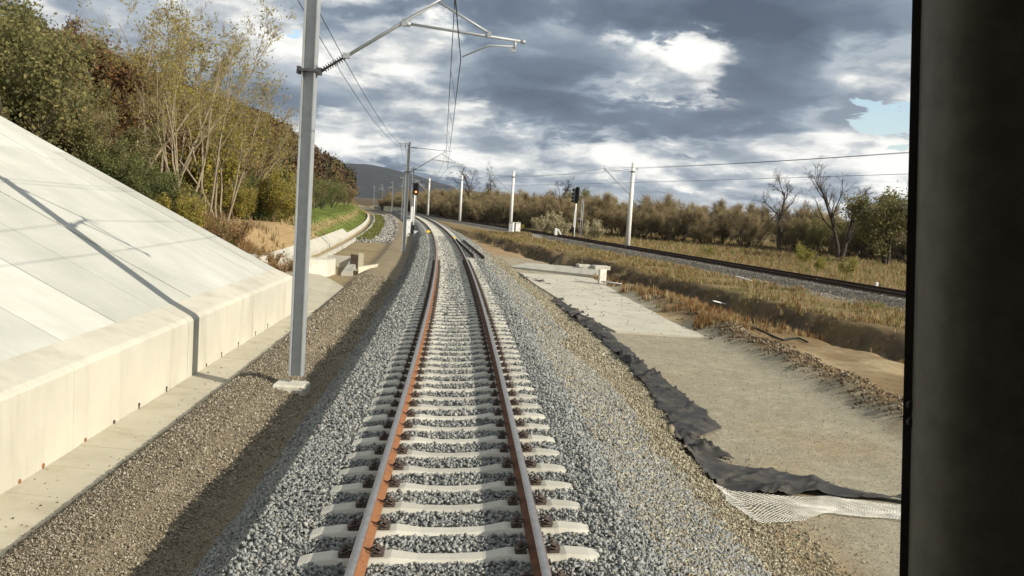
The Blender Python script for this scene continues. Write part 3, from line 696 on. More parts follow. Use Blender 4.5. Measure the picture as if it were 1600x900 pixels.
def quad_at(px0, px1, Y, z, dep):
    a, b = at(px0, 400, Y), at(px1, 400, Y); return [(a[0], Y, z), (b[0], Y + .3, z), (b[0], Y + dep + .3, z), (a[0], Y + dep, z)]
mm = MB(); a, b, c = at(421, 410, 43)[0], at(436, 410, 43)[0], at(511, 410, 44.5)[0]
mm.hull([Vector((b, 43.2, -.32)), Vector((c, 45.2, -.42)), Vector((c, 46.6, -.42)), Vector((b, 45, -.32))], [Vector((a, 43, -1.4)), Vector((c, 45, -1.4)), Vector((c, 46.8, -1.4)), Vector((a, 45, -1.4))])
setp(mm.build('cheek_wall', M_CONC), 'broad pale concrete cheek wall behind the grey mast', 'culvert wall')
mm = MB(); a, b, c = at(384, 410, 40)[0], at(402, 410, 40)[0], at(417, 410, 40)[0]
mm.hull([Vector((a - 1, 40, -.10)), Vector((b, 40.4, -.14)), Vector((b, 41.8, -.14)), Vector((a - 1, 41.6, -.10))], [Vector((a - 1, 40, -1.4)), Vector((c, 40.2, -1.4)), Vector((c, 42, -1.4)), Vector((a - 1, 41.8, -1.4))])
setp(mm.build('cheek_wall', M_CONC), 'small sloping concrete cheek wall at the end of the paved slope', 'culvert wall')
bs = empty('culvert_basin', tuple(gp(540, 418, -1.15)), 'open concrete culvert basin with dark side plates between ditch and berm', 'culvert basin')
B0 = np.array(bs.location)
def loc(px, Y, z): p = at(px, 405, Y); return Vector((p[0], Y, z)) - Vector(B0)
mm = MB()
mm.hull([loc(512, 50, -.75), loc(516, 46, -.85), loc(520, 46, -.85), loc(517, 50, -.75)], [loc(512, 50, -1.6), loc(516, 46, -1.6), loc(520, 46, -1.6), loc(517, 50, -1.6)])
mm.hull([loc(512, 51.6, -.62), loc(566, 51.6, -.62), loc(566, 52, -.62), loc(512, 52, -.62)], [loc(512, 51.6, -1.6), loc(566, 51.6, -1.6), loc(566, 52, -1.6), loc(512, 52, -1.6)])
mm.hull([loc(534, 46, -1.12), loc(552, 46, -.98), loc(556, 50, -.85), loc(546, 51, -.85)], [loc(534, 46, -1.6), loc(552, 46, -1.6), loc(556, 50, -1.6), loc(546, 51, -1.6)])
mm.build('basin_wall', M_CONC, bs)
mm = MB(); mm.hull([loc(560, 51, -.38), loc(568, 51, -.38), loc(568, 51.5, -.38), loc(560, 51.5, -.38)], [loc(560, 51, -1.3), loc(568, 51, -1.3), loc(568, 51.5, -1.3), loc(560, 51.5, -1.3)])
mm.hull([loc(561, 47.5, -.86), loc(592, 49.6, -.80), loc(592, 50.2, -.8), loc(561, 48.1, -.86)], [loc(561, 47.5, -1.4), loc(584, 49.6, -1.4), loc(584, 50.2, -1.4), loc(561, 48.1, -1.4)])
mm.build('wing_wall', M_STRIP, bs)
for z0, z1, Y in ((-.9, -.33, 49.6), (-1.35, -.98, 46.6)):
    mm = MB(); mm.hull([loc(548, Y, z1), loc(560, Y, z1 - .04), loc(560, Y + .1, z1 - .04), loc(548, Y + .1, z1)], [loc(547, Y, z0), loc(559, Y, z0 - .05), loc(559, Y + .1, z0 - .05), loc(547, Y + .1, z0)]); mm.build('side_plate', M_DARKBROWN, bs)

def interp_poly(pts, n):
    P = np.array(pts, float); s = np.concatenate([[0], np.cumsum(np.linalg.norm(np.diff(P, axis=0), axis=1))]); q = np.linspace(0, s[-1], n)
    return np.stack([np.interp(q, s, P[:, k]) for k in range(P.shape[1])], 1)
# culvert and slab path outside the curve
pz = -1.165
pts = [(812, 426), (870, 429), (925, 434), (948, 447), (985, 468), (1050, 503), (1108, 527), (1035, 522), (962, 517), (915, 495), (872, 466), (835, 443)]
def drape(name, pts, z, th, m_, label, cat):
    P = [Vector(gp(px, py, z)) for px, py in pts]; mm = MB(); mm.hull(P, [p - Vector((0, 0, th)) for p in P]); return setp(mm.build(name, m_), label, cat, kind='structure')
drape('path', pts, pz + .03, .2, M_PATHSLAB, 'smooth pale concrete path slab beside the ballast', 'path')
A, B_ = gp(797, 419, -1.2), gp(926, 434, -1.2)
dv = (B_ - A); dv /= np.linalg.norm(dv); nv = np.array([-dv[1], dv[0], 0])
hw = empty('culvert_headwall', tuple(A), 'low white concrete culvert headwall crossing beyond the path slab', 'headwall', rz=math.atan2(dv[1], dv[0]))
Lh = float(np.linalg.norm(B_ - A))
mm = MB(); mm.hull([Vector((0, .1, .10)), Vector((Lh, .1, .16)), Vector((Lh, 1.5, .52)), Vector((0, 1.8, .34))], [Vector((0, 0, -.3)), Vector((Lh, 0, -.3)), Vector((Lh, 1.6, -.3)), Vector((0, 1.9, -.3))]); mm.build('wall_body', M_CONC, hw)
for f, wx, wz, lab in ((.70, .85, .16, 'grey concrete slab lying flat at the back of the culvert headwall'), (.90, 1.0, .24, 'thicker pale concrete slab lying at the end of the culvert headwall')):
    p = A + dv * Lh * f + nv * 1.9; mm = MB(); mm.box((p[0], p[1], -.66), (wx, 1.0, wz), rot=Matrix.Rotation(.15, 3, 'Z'), bevel=.02).box((p[0], p[1] + .1, -.95), (wx * .7, .7, .42)); setp(mm.build('concrete_slab', M_CONC), lab, 'slab', 'loose slabs on the culvert')
hose = [gp(x, y, -1.1) for x, y in ((1060, 482), (1098, 488), (1140, 503), (1185, 520), (1222, 534), (1246, 531), (1262, 536))]
for h_ in hose: h_[2] = gz(h_[0], h_[1]) + .05
setp(MB().tube([Vector(q) for q in interp_poly(hose, 40)], .035, 6).build('black_hose', M_BLACK), 'black hose lying along the edge of the rough weeds', 'hose')
for px, py, a_, L_, lab in ((1128, 474, .5, 1.1, 'weathered pale board lying in the russet weeds'), (1122, 479, .2, .7, 'shorter pale board next to the weathered one in the weeds'), (1160, 455, -.6, .9, 'thin grey branch lying on the grassy bank')):
    p = gp(px, py, -.95); mm = MB(); mm.box((p[0], p[1], gz(p[0], p[1]) + .22), (L_, .12, .05), rot=Matrix.Rotation(a_, 3, 'Z') @ Matrix.Rotation(.18, 3, 'Y')); setp(mm.build('board', M_POLE), lab, 'board')
p = gp(940, 447, -1.25); e_ = empty('edge_plate', tuple(p), 'upright concrete plate standing at the corner of the path slab', 'concrete plate', rz=.9)
MB().box((0, 0, .46), (.66, .14, .95), bevel=.02).build('plate', M_CONC, e_)
p = gp(955, 450, -1.25); e_ = empty('pipe_frame', tuple(p), 'small bent metal pipe frame beside the upright concrete plate', 'metal frame', rz=.2)
MB().tube([(-.5, 0, .32), (.55, 0, .26), (.62, 0, 0)], .035, 6).tube([(-.45, .5, 0), (-.45, .5, .3), (.5, .5, .25)], .03, 6).build('pipe', M_GALV, e_)

# ------------------------------------------------------------------ black fabric and white net
def cloth(name, Lp, Rp, n, k, seed, label, lift=.10):
    A = interp_poly([gp(x, y, -1.15)[:2] for x, y in Lp], n); B = interp_poly([gp(x, y, -1.15)[:2] for x, y in Rp], n); t = np.linspace(0, 1, k)
    P = A[:, None] * (1 - t[None, :, None]) + B[:, None] * t[None, :, None]; x, y = P[..., 0], P[..., 1]
    j = fbm(x * 1.7, y * 1.7, seed, 3) * .30 + fbm(x * 4, y * 4, seed + 3, 3) * .03; rag = np.linspace(-1, 1, k)[None, :] ** 3
    x = x + j * rag; 
    u = x - xn(y); base = np.maximum(ground_z(x, y), np.where(u < 4.2, ballast_z(u, y), -9))
    q1, q2 = x * .86 - y * .5, x * .5 + y * .86                      # creases run slantwise along the strip
    def crease(a, b, sd, p): return (1 - np.abs(2 * vnoise(a, b, sd) - 1)) ** p
    wq = fbm(x * 1.5, y * 1.5, seed + 9, 3) * 1.2
    w1 = crease(q1 * 2.2 + wq, q2 * .55, seed + 5, 9); w2 = crease(q1 * .7 + wq, q2 * 1.9, seed + 6, 12); w3 = crease(q1 * 4.2 + wq * 1.5, q2 * .9, seed + 7, 8)
    z = base + .02 + lift * (w1 * 1.0 + w2 * .7 + w3 * .35) * (.5 + vnoise(x * .6, y * .6, seed + 2)); z = z + .02 * np.sin(t * np.pi)[None]
    V = np.stack([x, y, z], -1).reshape(-1, 3); idx = np.arange(n * k).reshape(n, k)
    f = np.stack([idx[:-1, :-1], idx[:-1, 1:], idx[1:, 1:], idx[1:, :-1]], -1).reshape(-1, 4)
    o = link(name, np_mesh(name, V, [f], M_FABRIC, smooth=True)); md = o.modifiers.new('thickness', 'SOLIDIFY'); md.thickness = .006
    return setp(o, label, 'fabric sheet', 'black ground fabric')
cloth('geotextile', [(862, 469), (905, 503), (948, 538), (985, 575), (1010, 605), (1035, 640), (1048, 668), (1058, 690), (1075, 708)], [(876, 467), (926, 499), (974, 537), (1018, 576), (1062, 610), (1108, 645), (1130, 668), (1092, 683), (1150, 716)], 260, 26, 3, 'crumpled black fabric strip along the toe of the gravel', .11)
cloth('geotextile', [(1070, 705), (1092, 740), (1125, 762), (1200, 771), (1300, 773), (1370, 779), (1440, 788)], [(1098, 700), (1130, 722), (1190, 730), (1250, 742), (1330, 762), (1390, 774), (1440, 780)], 150, 20, 8, 'twisted black fabric strip just above the white net', .085)
cloth('geotextile', [(812, 431), (826, 437), (842, 443)], [(816, 429), (836, 434), (866, 445)], 60, 12, 5, 'short dark fabric scrap at the corner of the path slab', .06)
def net():
    top = interp_poly([gp(x, y, -1.15)[:2] for x, y in ((1122, 765), (1200, 770), (1300, 776), (1440, 792))], 120); bot = interp_poly([gp(x, y, -1.15)[:2] for x, y in ((1128, 796), (1176, 819), (1235, 812), (1300, 800), (1440, 814))], 120)
    Lw = 3.2; Wd = .95; V = []; Fq = []
    def surf(a, b):
        i = np.clip(a, 0, 1) * 119; i0 = np.floor(i).astype(int); i1 = np.minimum(i0 + 1, 119); f = (i - i0)[:, None]
        p = (top[i0] * (1 - f) + top[i1] * f) * (1 - b[:, None]) + (bot[i0] * (1 - f) + bot[i1] * f) * b[:, None]
        x, y = p.T; x = x + fbm(x * 2, y * 2, 4, 3) * .30; y = y + fbm(x * 2.4, y * 2.4, 14, 3) * .22
        u = x - xn(y); z = np.maximum(ground_z(x, y), np.where(u < 4.5, ballast_z(u, y), -9)) + .035 + .10 * np.maximum(fbm(x * 1.6, y * 1.6, 24, 3), 0) ; return np.stack([x, y, z], 1)
    NA, NB = 46, 13
    for fam in (0, 1):
        for k in range(-NB, NA + NB):
            m_ = np.linspace(0, 1, 22); a = (k + (m_ * NB * (1 if fam else -1)) + (0 if fam else NB)) / NA; ok = (a >= -.001) & (a <= 1.001)
            if ok.sum() < 3: continue
            c = surf(a[ok], m_[ok]); tdv = np.gradient(c, axis=0); sd = np.cross(tdv, [0, 0, 1.0]); sd /= np.linalg.norm(sd, axis=1)[:, None] + 1e-9; sd *= .0048
            o = len(V) and sum(len(q) for q in V); n = len(c); h = np.array([0, 0, .006]); V.append(np.concatenate([c - sd, c + sd, c + h])); i = np.arange(n - 1)
            for p_, q_ in ((0, n), (n, 2 * n), (2 * n, 0)): Fq.append(np.stack([o + p_ + i, o + p_ + i + 1, o + q_ + i + 1, o + q_ + i], 1))
    setp(link('ground_net', np_mesh('ground_net', np.concatenate(V), Fq, M_NET)), 'loose white plastic diamond net spread over the gravel', 'net')
net()
for px, py, r, lab in ((1048, 671, .11, 'pale boulder resting against the black fabric'), (1037, 664, .07, 'small tan stone next to the pale boulder at the fabric'), (1072, 697, .07, 'rounded tan stone at the bend of the black fabric'), (1172, 706, .035, 'lone small stone out on the gravel path')):
    p = gp(px, py, -1.05); z = max(gz(p[0], p[1]), float(ballast_z(p[0] - xn(p[1]), p[1])) if p[0] - xn(p[1]) < 4.4 else -9)
    o = scatter('boulder', hulls(1, 14, px), np.array([[p[0], p[1], z + r * .6]]), np.array([r]), M_TAN, px); setp(o, lab, 'boulder')

# ------------------------------------------------------------------ trees and shrubs
def rot_about(v, axis, a):
    axis = axis / (np.linalg.norm(axis) + 1e-9); return v * math.cos(a) + np.cross(axis, v) * math.sin(a) + axis * np.dot(axis, v) * (1 - math.cos(a))
def grow(rng, stems, levels, spread, wander, up, nchild, lratio, rratio, rad0, L0, lean=.15, start=.3, gnarl=0.0):
    """returns branch polylines [(points, radii, level)] and tip points"""
    out = []; tips = []
    def br(p, d, L, r, lev):
        n = 6 if lev < 2 else 4; pts = [p.copy()]; rad = [r]; dirs = [d]
        for i in range(n):
            d = d + rng.normal(0, wander * (1 + gnarl * (lev > 0)), 3) + np.array([0, 0, up * (1 if lev else .3)]); d /= np.linalg.norm(d)
            p = p + d * L / n; pts.append(p.copy()); rad.append(r * (1 - .78 * (i + 1) / n)); dirs.append(d)
        out.append((np.array(pts), np.array(rad), lev))
        if lev >= levels:
            tips.extend([(pts[k], dirs[k]) for k in range(n if gnarl else 1, n + 1)]); return
        m = nchild[lev] if isinstance(nchild[lev], int) else int(rng.integers(*nchild[lev]))
        for k in range(m):
            t = start + (1 - start) * (k + rng.uniform(0, 1)) / m if lev == 0 else rng.uniform(.2, 1); i = min(int(t * n), n - 1); f = t * n - i
            q = pts[i] * (1 - f) + pts[i + 1] * f; dd = dirs[i + 1]; ax = np.cross(dd, rng.normal(size=3)); a = spread * rng.uniform(.55, 1.25)
            br(q, rot_about(dd, ax, a), L * lratio * rng.uniform(.6, 1.15) * (1.1 - .45 * t), max(rad[i] * rratio, .004), lev + 1)
    for s in range(stems):
        a = rng.uniform(0, 2 * np.pi); ln = lean * rng.uniform(.3, 1.3); d = np.array([math.cos(a) * ln, math.sin(a) * ln, 1.0]); d /= np.linalg.norm(d)
        br(np.array([math.cos(a) * .12 * (stems > 1) * stems ** .5, math.sin(a) * .12 * (stems > 1) * stems ** .5, -.25]), d, L0 * rng.uniform(.75, 1.1), rad0 * rng.uniform(.7, 1.1), 0)
    return out, tips
def tubes_np(brs, sides):
    V, Fq, o = [], [], 0
    for pts, rad, lev in brs:
        n = len(pts); t = np.gradient(pts, axis=0); t /= np.linalg.norm(t, axis=1)[:, None] + 1e-9
        ref = np.array([1.0, 0, 0]) if abs(t[0, 0]) < .8 else np.array([0, 1.0, 0]); a = np.cross(t, ref); a /= np.linalg.norm(a, axis=1)[:, None] + 1e-9; b = np.cross(t, a)
        k = np.arange(sides) * 2 * np.pi / sides
        ring = pts[:, None] + (a[:, None] * np.cos(k)[None, :, None] + b[:, None] * np.sin(k)[None, :, None]) * rad[:, None, None]
        V.append(ring.reshape(-1, 3)); idx = np.arange(n * sides).reshape(n, sides) + o; o += n * sides
        Fq.append(np.stack([idx[:-1], np.roll(idx, -1, 1)[:-1], np.roll(idx, -1, 1)[1:], idx[1:]], -1).reshape(-1, 4))
    return np.concatenate(V), np.concatenate(Fq)
def ribbons(p, d, L, w, rng):                       # fine twigs: slim three-sided spikes
    n = len(p); d = d / (np.linalg.norm(d, axis=1)[:, None] + 1e-9); a = np.cross(d, rng.normal(size=(n, 3))); a /= np.linalg.norm(a, axis=1)[:, None] + 1e-9; b = np.cross(d, a)
    w = np.broadcast_to(w, (n,))[:, None]; L = np.broadcast_to(L, (n,))[:, None]; mid = p + d * L * .55 + rng.normal(0, .06, (n, 3)) * L
    V = np.stack([p + a * w, p - a * w * .5 + b * w * .87, p - a * w * .5 - b * w * .87, mid + a * w * .6, mid - a * w * .3 + b * w * .5, mid - a * w * .3 - b * w * .5, p + d * L], 1).reshape(-1, 3)
    base = np.arange(n)[:, None] * 7; q = np.concatenate([base + np.array([[0, 1, 4, 3]]), base + np.array([[1, 2, 5, 4]]), base + np.array([[2, 0, 3, 5]])]); t = np.concatenate([base + np.array([[3, 4, 6]]), base + np.array([[4, 5, 6]]), base + np.array([[5, 3, 6]])])
    return V, q, t
def leaves(p, size, rng, aspect=.55, flat=.0):
    n = len(p); R = rand_rot(n, rng); s = size * rng.uniform(.6, 1.3, n)
    base = np.array([[-.5, 0, 0], [0, -.5 * aspect, .08], [.5, 0, 0], [0, .5 * aspect, .08]]); V = np.einsum('nij,vj->nvi', R, base) * s[:, None, None] + p[:, None]
    return V.reshape(-1, 3), np.arange(n * 4).reshape(n, 4)
def tree_meshes(kind, seed):
    rng = np.random.default_rng(seed)
    if kind == 'robinia':
        brs, tips = grow(rng, 5, 3, .55, .10, .05, [(7, 10), (4, 7), (3, 5)], .42, .45, .085, 9.0, .30, .35); tw = (.015, .42, 1); lf = (M_LEAFY, 2.0, .12, .40); bark = M_BARK
    elif kind == 'thin':
        brs, tips = grow(rng, 3, 3, .5, .10, .07, [(7, 10), (4, 6), (2, 4)], .40, .45, .075, 9.5, .22, .4); tw = (.015, .42, 1); lf = (M_LEAFY, 1, .135, .34); bark = M_BARK
    elif kind == 'olive':
        brs, tips = grow(rng, 8, 2, .6, .13, .06, [(6, 9), (5, 8)], .5, .45, .06, 4.6, .55, .15); tw = (.016, .4, 1); lf = (M_LEAFO, 13, .17, .42); bark = M_BARKDARK
    elif kind == 'green':
        brs, tips = grow(rng, 9, 2, .7, .13, .04, [(6, 9), (5, 8)], .5, .45, .05, 3.4, .7, .1); tw = (.014, .35, 1); lf = (M_LEAFG, 15, .14, .38); bark = M_BARKDARK
    elif kind == 'yellow':
        brs, tips = grow(rng, 9, 2, .65, .12, .05, [(6, 9), (5, 8)], .5, .45, .045, 3.2, .6, .1); tw = (.014, .35, 1); lf = (M_LEAFY, 20, .14, .32); bark = M_BARK
    elif kind == 'brown':
        brs, tips = grow(rng, 7, 3, .5, .11, .07, [(6, 9), (5, 7), (3, 5)], .46, .45, .055, 4.6, .5, .15); tw = (.018, .9, 2); lf = (M_LEAFB, 2, .14, .45); bark = M_BARKDARK
    elif kind == 'rust':
        brs, tips = grow(rng, 5, 2, .6, .12, .06, [(7, 10), (6, 9)], .5, .45, .09, 6.0, .4, .25); tw = (.018, .45, 1); lf = (M_LEAFR, 16, .22, .50); bark = M_BARKDARK
    elif kind == 'thicket':
        brs, tips = grow(rng, 14, 3, .42, .11, .06, [(5, 8), (4, 6), (3, 4)], .50, .48, .05, 4.7, .75, .10); tw = (.024, 1.05, 2); lf = (M_LEAFB, 1, .14, .5); bark = M_BARKDARK
    elif kind == 'willow':
        brs, tips = grow(rng, 4, 3, .6, .12, .04, [(6, 9), (5, 7), (3, 5)], .5, .5, .14, 5.6, .45, .25); tw = (.02, .5, 1); lf = (M_LEAFO, 6, .24, .5); bark = M_BARKDARK
    elif kind == 'bare':
        brs, tips = grow(rng, 1, 4, .62, .13, .05, [(10, 13), (5, 7), (4, 6), (2, 3)], .52, .56, .30, 8.6, .08, .22, .6); tw = (.03, .5, 2); lf = None; bark = M_BARKDARK
    elif kind == 'bareV':
        brs, tips = grow(rng, 2, 4, .52, .10, .07, [(9, 12), (4, 6), (3, 5), (2, 3)], .50, .56, .25, 9.6, .22, .22, .4); tw = (.03, .5, 2); lf = None; bark = M_BARKDARK
    elif kind == 'plume':
        brs, tips = grow(rng, 14, 1, .35, .08, .06, [(5, 8)], .5, .5, .022, 2.6, .5, .2); tw = (.012, .3, 1); lf = (M_LEAFP, 16, .17, .22); bark = M_BARK
    elif kind == 'sapling':
        brs, tips = grow(rng, 5, 1, .5, .1, .06, [(7, 10)], .5, .5, .02, 2.0, .45, .15); tw = (.01, .25, 1); lf = (M_LEAFYEL, 14, .16, .20); bark = M_BARK
    elif kind == 'weed':
        brs, tips = grow(rng, 12, 1, .4, .09, .05, [(5, 8)], .45, .5, .014, 1.3, .55, .2); tw = (.010, .3, 2); lf = (M_RUSTWEED, 6, .10, .14); bark = M_BARKDARK
    lim = [b for b in brs if b[2] <= 1 or kind in ('bare', 'bareV')] ; fine = [b for b in brs if not (b[2] <= 1 or kind in ('bare', 'bareV'))]
    big = [b for b in lim if b[2] == 0]; sm = [b for b in lim if b[2] > 0]
    V, q = tubes_np(big, 7)
    if sm: V2, q2 = tubes_np(sm, 4); q = np.concatenate([q, q2 + len(V)]); V = np.concatenate([V, V2])
    trunk = np_mesh('trunk', V, [q], bark, smooth=True)
    # crown: fine limbs, twigs, leaves
    VV, Q, T, o = [], [], [], 0
    if fine: v, q = tubes_np(fine, 3); VV.append(v); Q.append(q); o += len(v)
    tp_ = np.array([t[0] for t in tips]); td_ = np.array([t[1] for t in tips]); w, L, k = tw
    for _ in range(k):
        d = td_ + rng.normal(0, .34, td_.shape); v, q, t = ribbons(tp_, d, L * rng.uniform(.5, 1.3, len(tp_)), w * .5, rng); VV.append(v); Q.append(q + o); T.append(t + o); o += len(v)
    nq1 = sum(len(q) for q in Q); nt1 = sum(len(t) for t in T); mats = [M_TWIGDARK if kind in ('bare', 'bareV') else M_TWIG]; Lq = []
    if lf:
        lm, per, sz, sp = lf; sel = np.repeat(np.arange(len(tp_)), int(per)); sel = sel[rng.random(len(sel)) < .9]
        # leaves come in uneven clumps: some twigs carry many, some none
        wgt = fbm(tp_[:, 0] * .9 + seed, tp_[:, 1] * .9 + tp_[:, 2] * .8, seed, 3); sel = sel[rng.random(len(sel)) < np.clip(.65 + 2.6 * wgt[sel], .08, 1)]
        P = tp_[sel] + rng.normal(0, sp * .6, (len(sel), 3)); v, q = leaves(P, sz, rng); VV.append(v); Lq.append(q + o); mats.append(lm)
    lists = Q + T + Lq; mi = np.concatenate([np.zeros(nq1 + nt1, int), np.ones(sum(len(q) for q in Lq), int)])
    crown = np_mesh('crown', np.concatenate(VV), lists, mats, matidx=mi)
    h = max(float(v[:, 2].max()) for v in VV); return trunk, crown, h
PROTO = {}
def plant(name, kind, variant, pos, height, rz, label, cat='tree', group=None):
    key = (kind, variant)
    if key not in PROTO: PROTO[key] = tree_meshes(kind, 100 * len(kind) + 17 * variant + 5)
    tr, cr, h = PROTO[key]; e_ = empty(name, (float(pos[0]), float(pos[1]), float(pos[2])), label, cat, group, rz); s = height / h; w = s * R2.uniform(.9, 1.12); e_.scale = (w, w, s)
    link('trunk', tr, e_); link('crown', cr, e_); return e_
R2 = random.Random(21)
CREST = ([-300, 0, 60, 130, 200, 430, 500, 560, 640], [-300, -40, 24, 54, 104, 182, 237, 272, 320])
def crest_room(x, y, z):                  # how tall a tree may stand here without topping the crest line of the hill
    px, py = proj(np.array([x, y, z])); return (py - float(np.interp(px, *CREST))) * y / F
# tall slender trees above the end of the paved slope
def TOP(px, Y, top):
    return max(1.6, (proj(spot(px, Y))[1] - top) * Y / F)
for i, (px, Y, h, k, lab) in enumerate([
        (288, 46, TOP(288, 46, 2), 'robinia', 'tall many stemmed yellow green tree leaning over the end of the paved slope'), (238, 50, TOP(238, 50, -6), 'thin', 'slender pale trunked tree with thin high crown behind the paved slope'),
        (205, 47, TOP(205, 47, 52), 'robinia', 'bushy yellow green tree with forked pale stems above the paved slope'), (318, 58, TOP(318, 58, 12), 'thin', 'sparse tall tree with pale stems at the edge of the sandy clearing'),
        (345, 62, TOP(345, 62, 72), 'robinia', 'wide airy yellowing tree standing nearest the sandy clearing'), (262, 60, TOP(262, 60, -14), 'robinia', 'tallest thin crowned tree in the group above the paved slope'),
        (160, 52, TOP(160, 52, 72), 'thin', 'sparse twiggy tree next to the brown wooded hill crest'), (385, 78, TOP(385, 78, 128), 'robinia', 'golden green tree behind the round bushes by the clearing')]):
    plant('slender_tree', k, i % 3, spot(px, Y), h, i * 1.3, lab, group='slender trees on the left bank')
for i, (px, Y, h, k, lab) in enumerate([
        (12, 38, TOP(12, 38, -20), 'olive', 'large olive green tree at the very top of the paved slope'), (66, 41, TOP(66, 41, 72), 'olive', 'olive green bush hanging over the upper slope edge'), (-25, 44, TOP(-25, 44, -70), 'olive', 'tall olive tree rising against the sky at the picture edge'),
        (115, 42, TOP(115, 42, 130), 'brown', 'grey brown leafless shrub along the slope edge'), (165, 41, TOP(165, 41, 152), 'olive', 'dense olive shrub halfway along the slope edge'), (195, 41, TOP(195, 41, 212), 'green', 'dark green low bush at the slope edge with grassy leaves'),
        (225, 40, TOP(225, 40, 238), 'green', 'small dark green bush beside the bare soil of the slope edge'), (255, 40, TOP(255, 40, 262), 'green', 'low green bush under the slender trees'), (268, 39, TOP(268, 39, 280), 'yellow', 'bright yellow small bush at the foot of the leaning tree'),
        (100, 52, TOP(100, 52, 118), 'brown', 'brown twiggy tree in front of the dark hill'), (30, 55, TOP(30, 55, 34), 'olive', 'tall olive tree with drooping leaves under the hill crest'), (140, 62, TOP(140, 62, 78), 'rust', 'rust brown leafy tree below the hill crest'),
        (175, 66, TOP(175, 66, 88), 'brown', 'brown leafless tree among the slender trees'), (215, 70, TOP(215, 70, 80), 'rust', 'russet crowned tree behind the slender trees'), (300, 75, TOP(300, 75, 150), 'yellow', 'yellow green tree filling the gap behind the pale stems'),
        (330, 80, TOP(330, 80, 190), 'brown', 'brown leafless tree at the back of the sandy clearing'), (250, 80, TOP(250, 80, 120), 'yellow', 'yellow green thicket tree on the lower hillside'),
        (365, 72, 3.6, 'yellow', 'yellow green rounded bush at the back of the clearing'), (405, 76, 4.0, 'green', 'dark green round bush at the back of the clearing'), (440, 74, 4.4, 'yellow', 'pale yellow green bush against the tall grey mast'), (388, 82, 4.6, 'olive', 'olive bush between the two round bushes'),
        (455, 84, 4.2, 'olive', 'olive bush directly behind the tall grey mast'), (500, 150, 6.5, 'green', 'green bush at the foot of the autumn hill beyond the grassy bank'), (520, 175, 6.5, 'olive', 'olive bush at the foot of the autumn hill by the ditch'), (482, 130, 6, 'olive', 'olive bush just past the tall grey mast'), (540, 215, 6.0, 'brown', 'brown bush where the ditch disappears')]):
    plant('shrub' if h < 5.5 else 'tree', k, i % 3, spot(px, Y), h, i * 2.1, lab, cat='shrub' if h < 5.5 else 'tree', group='bushes on the left bank')
for i, (px, Y, top, k, lab) in enumerate([(72, 92, 18, 'rust', 'dark brown leafed tree highest on the crest line of the hill'), (92, 98, 32, 'brown', 'brown bare tree second down the crest line of the hill'), (112, 95, 42, 'rust', 'rust brown tree in the middle of the hill crest line'),
        (134, 104, 55, 'rust', 'dull russet tree on the crest left of the slender trees'), (156, 108, 68, 'brown', 'brown twiggy crest tree seen through the slender stems'), (182, 110, 86, 'rust', 'low russet crest tree behind the slender stems')]):
    plant('crest_tree', k, i % 3, spot(px, Y), min(TOP(px, Y, top), 13), i * 1.9, lab, group='trees on the hill crest')
# filler thicket on the near hillside
for i in range(46):
    Y = R2.uniform(44, 112); n = float(np.interp(Y, [44, 60, 75, 112], [12.5, 17, 19.5, 23])) + R2.uniform(.5, 26); x = float(xn(Y)) - n
    k = R2.choice(['brown', 'olive', 'rust', 'brown', 'yellow', 'olive'])
    if Y < 52 and n < 16: continue
    lab = {'brown': 'brown leafless tree in the thicket on the near hillside', 'olive': 'olive green tree in the thicket on the near hillside', 'rust': 'russet leaved tree in the thicket on the near hillside', 'yellow': 'yellow green tree in the thicket on the near hillside'}[k]
    z = gz(x, Y); hh = min(R2.uniform(5, 8.5), crest_room(x, Y, z))
    q_ = proj(np.array([x, Y, z]))[0]
    if hh < 3 or (225 < q_ < 470 and Y < 95): continue
    plant('hillside_tree', k, i % 3, (x, Y, z), hh, i * 1.7, lab, group=lab.split(' in ')[0] + 's of the near hillside')
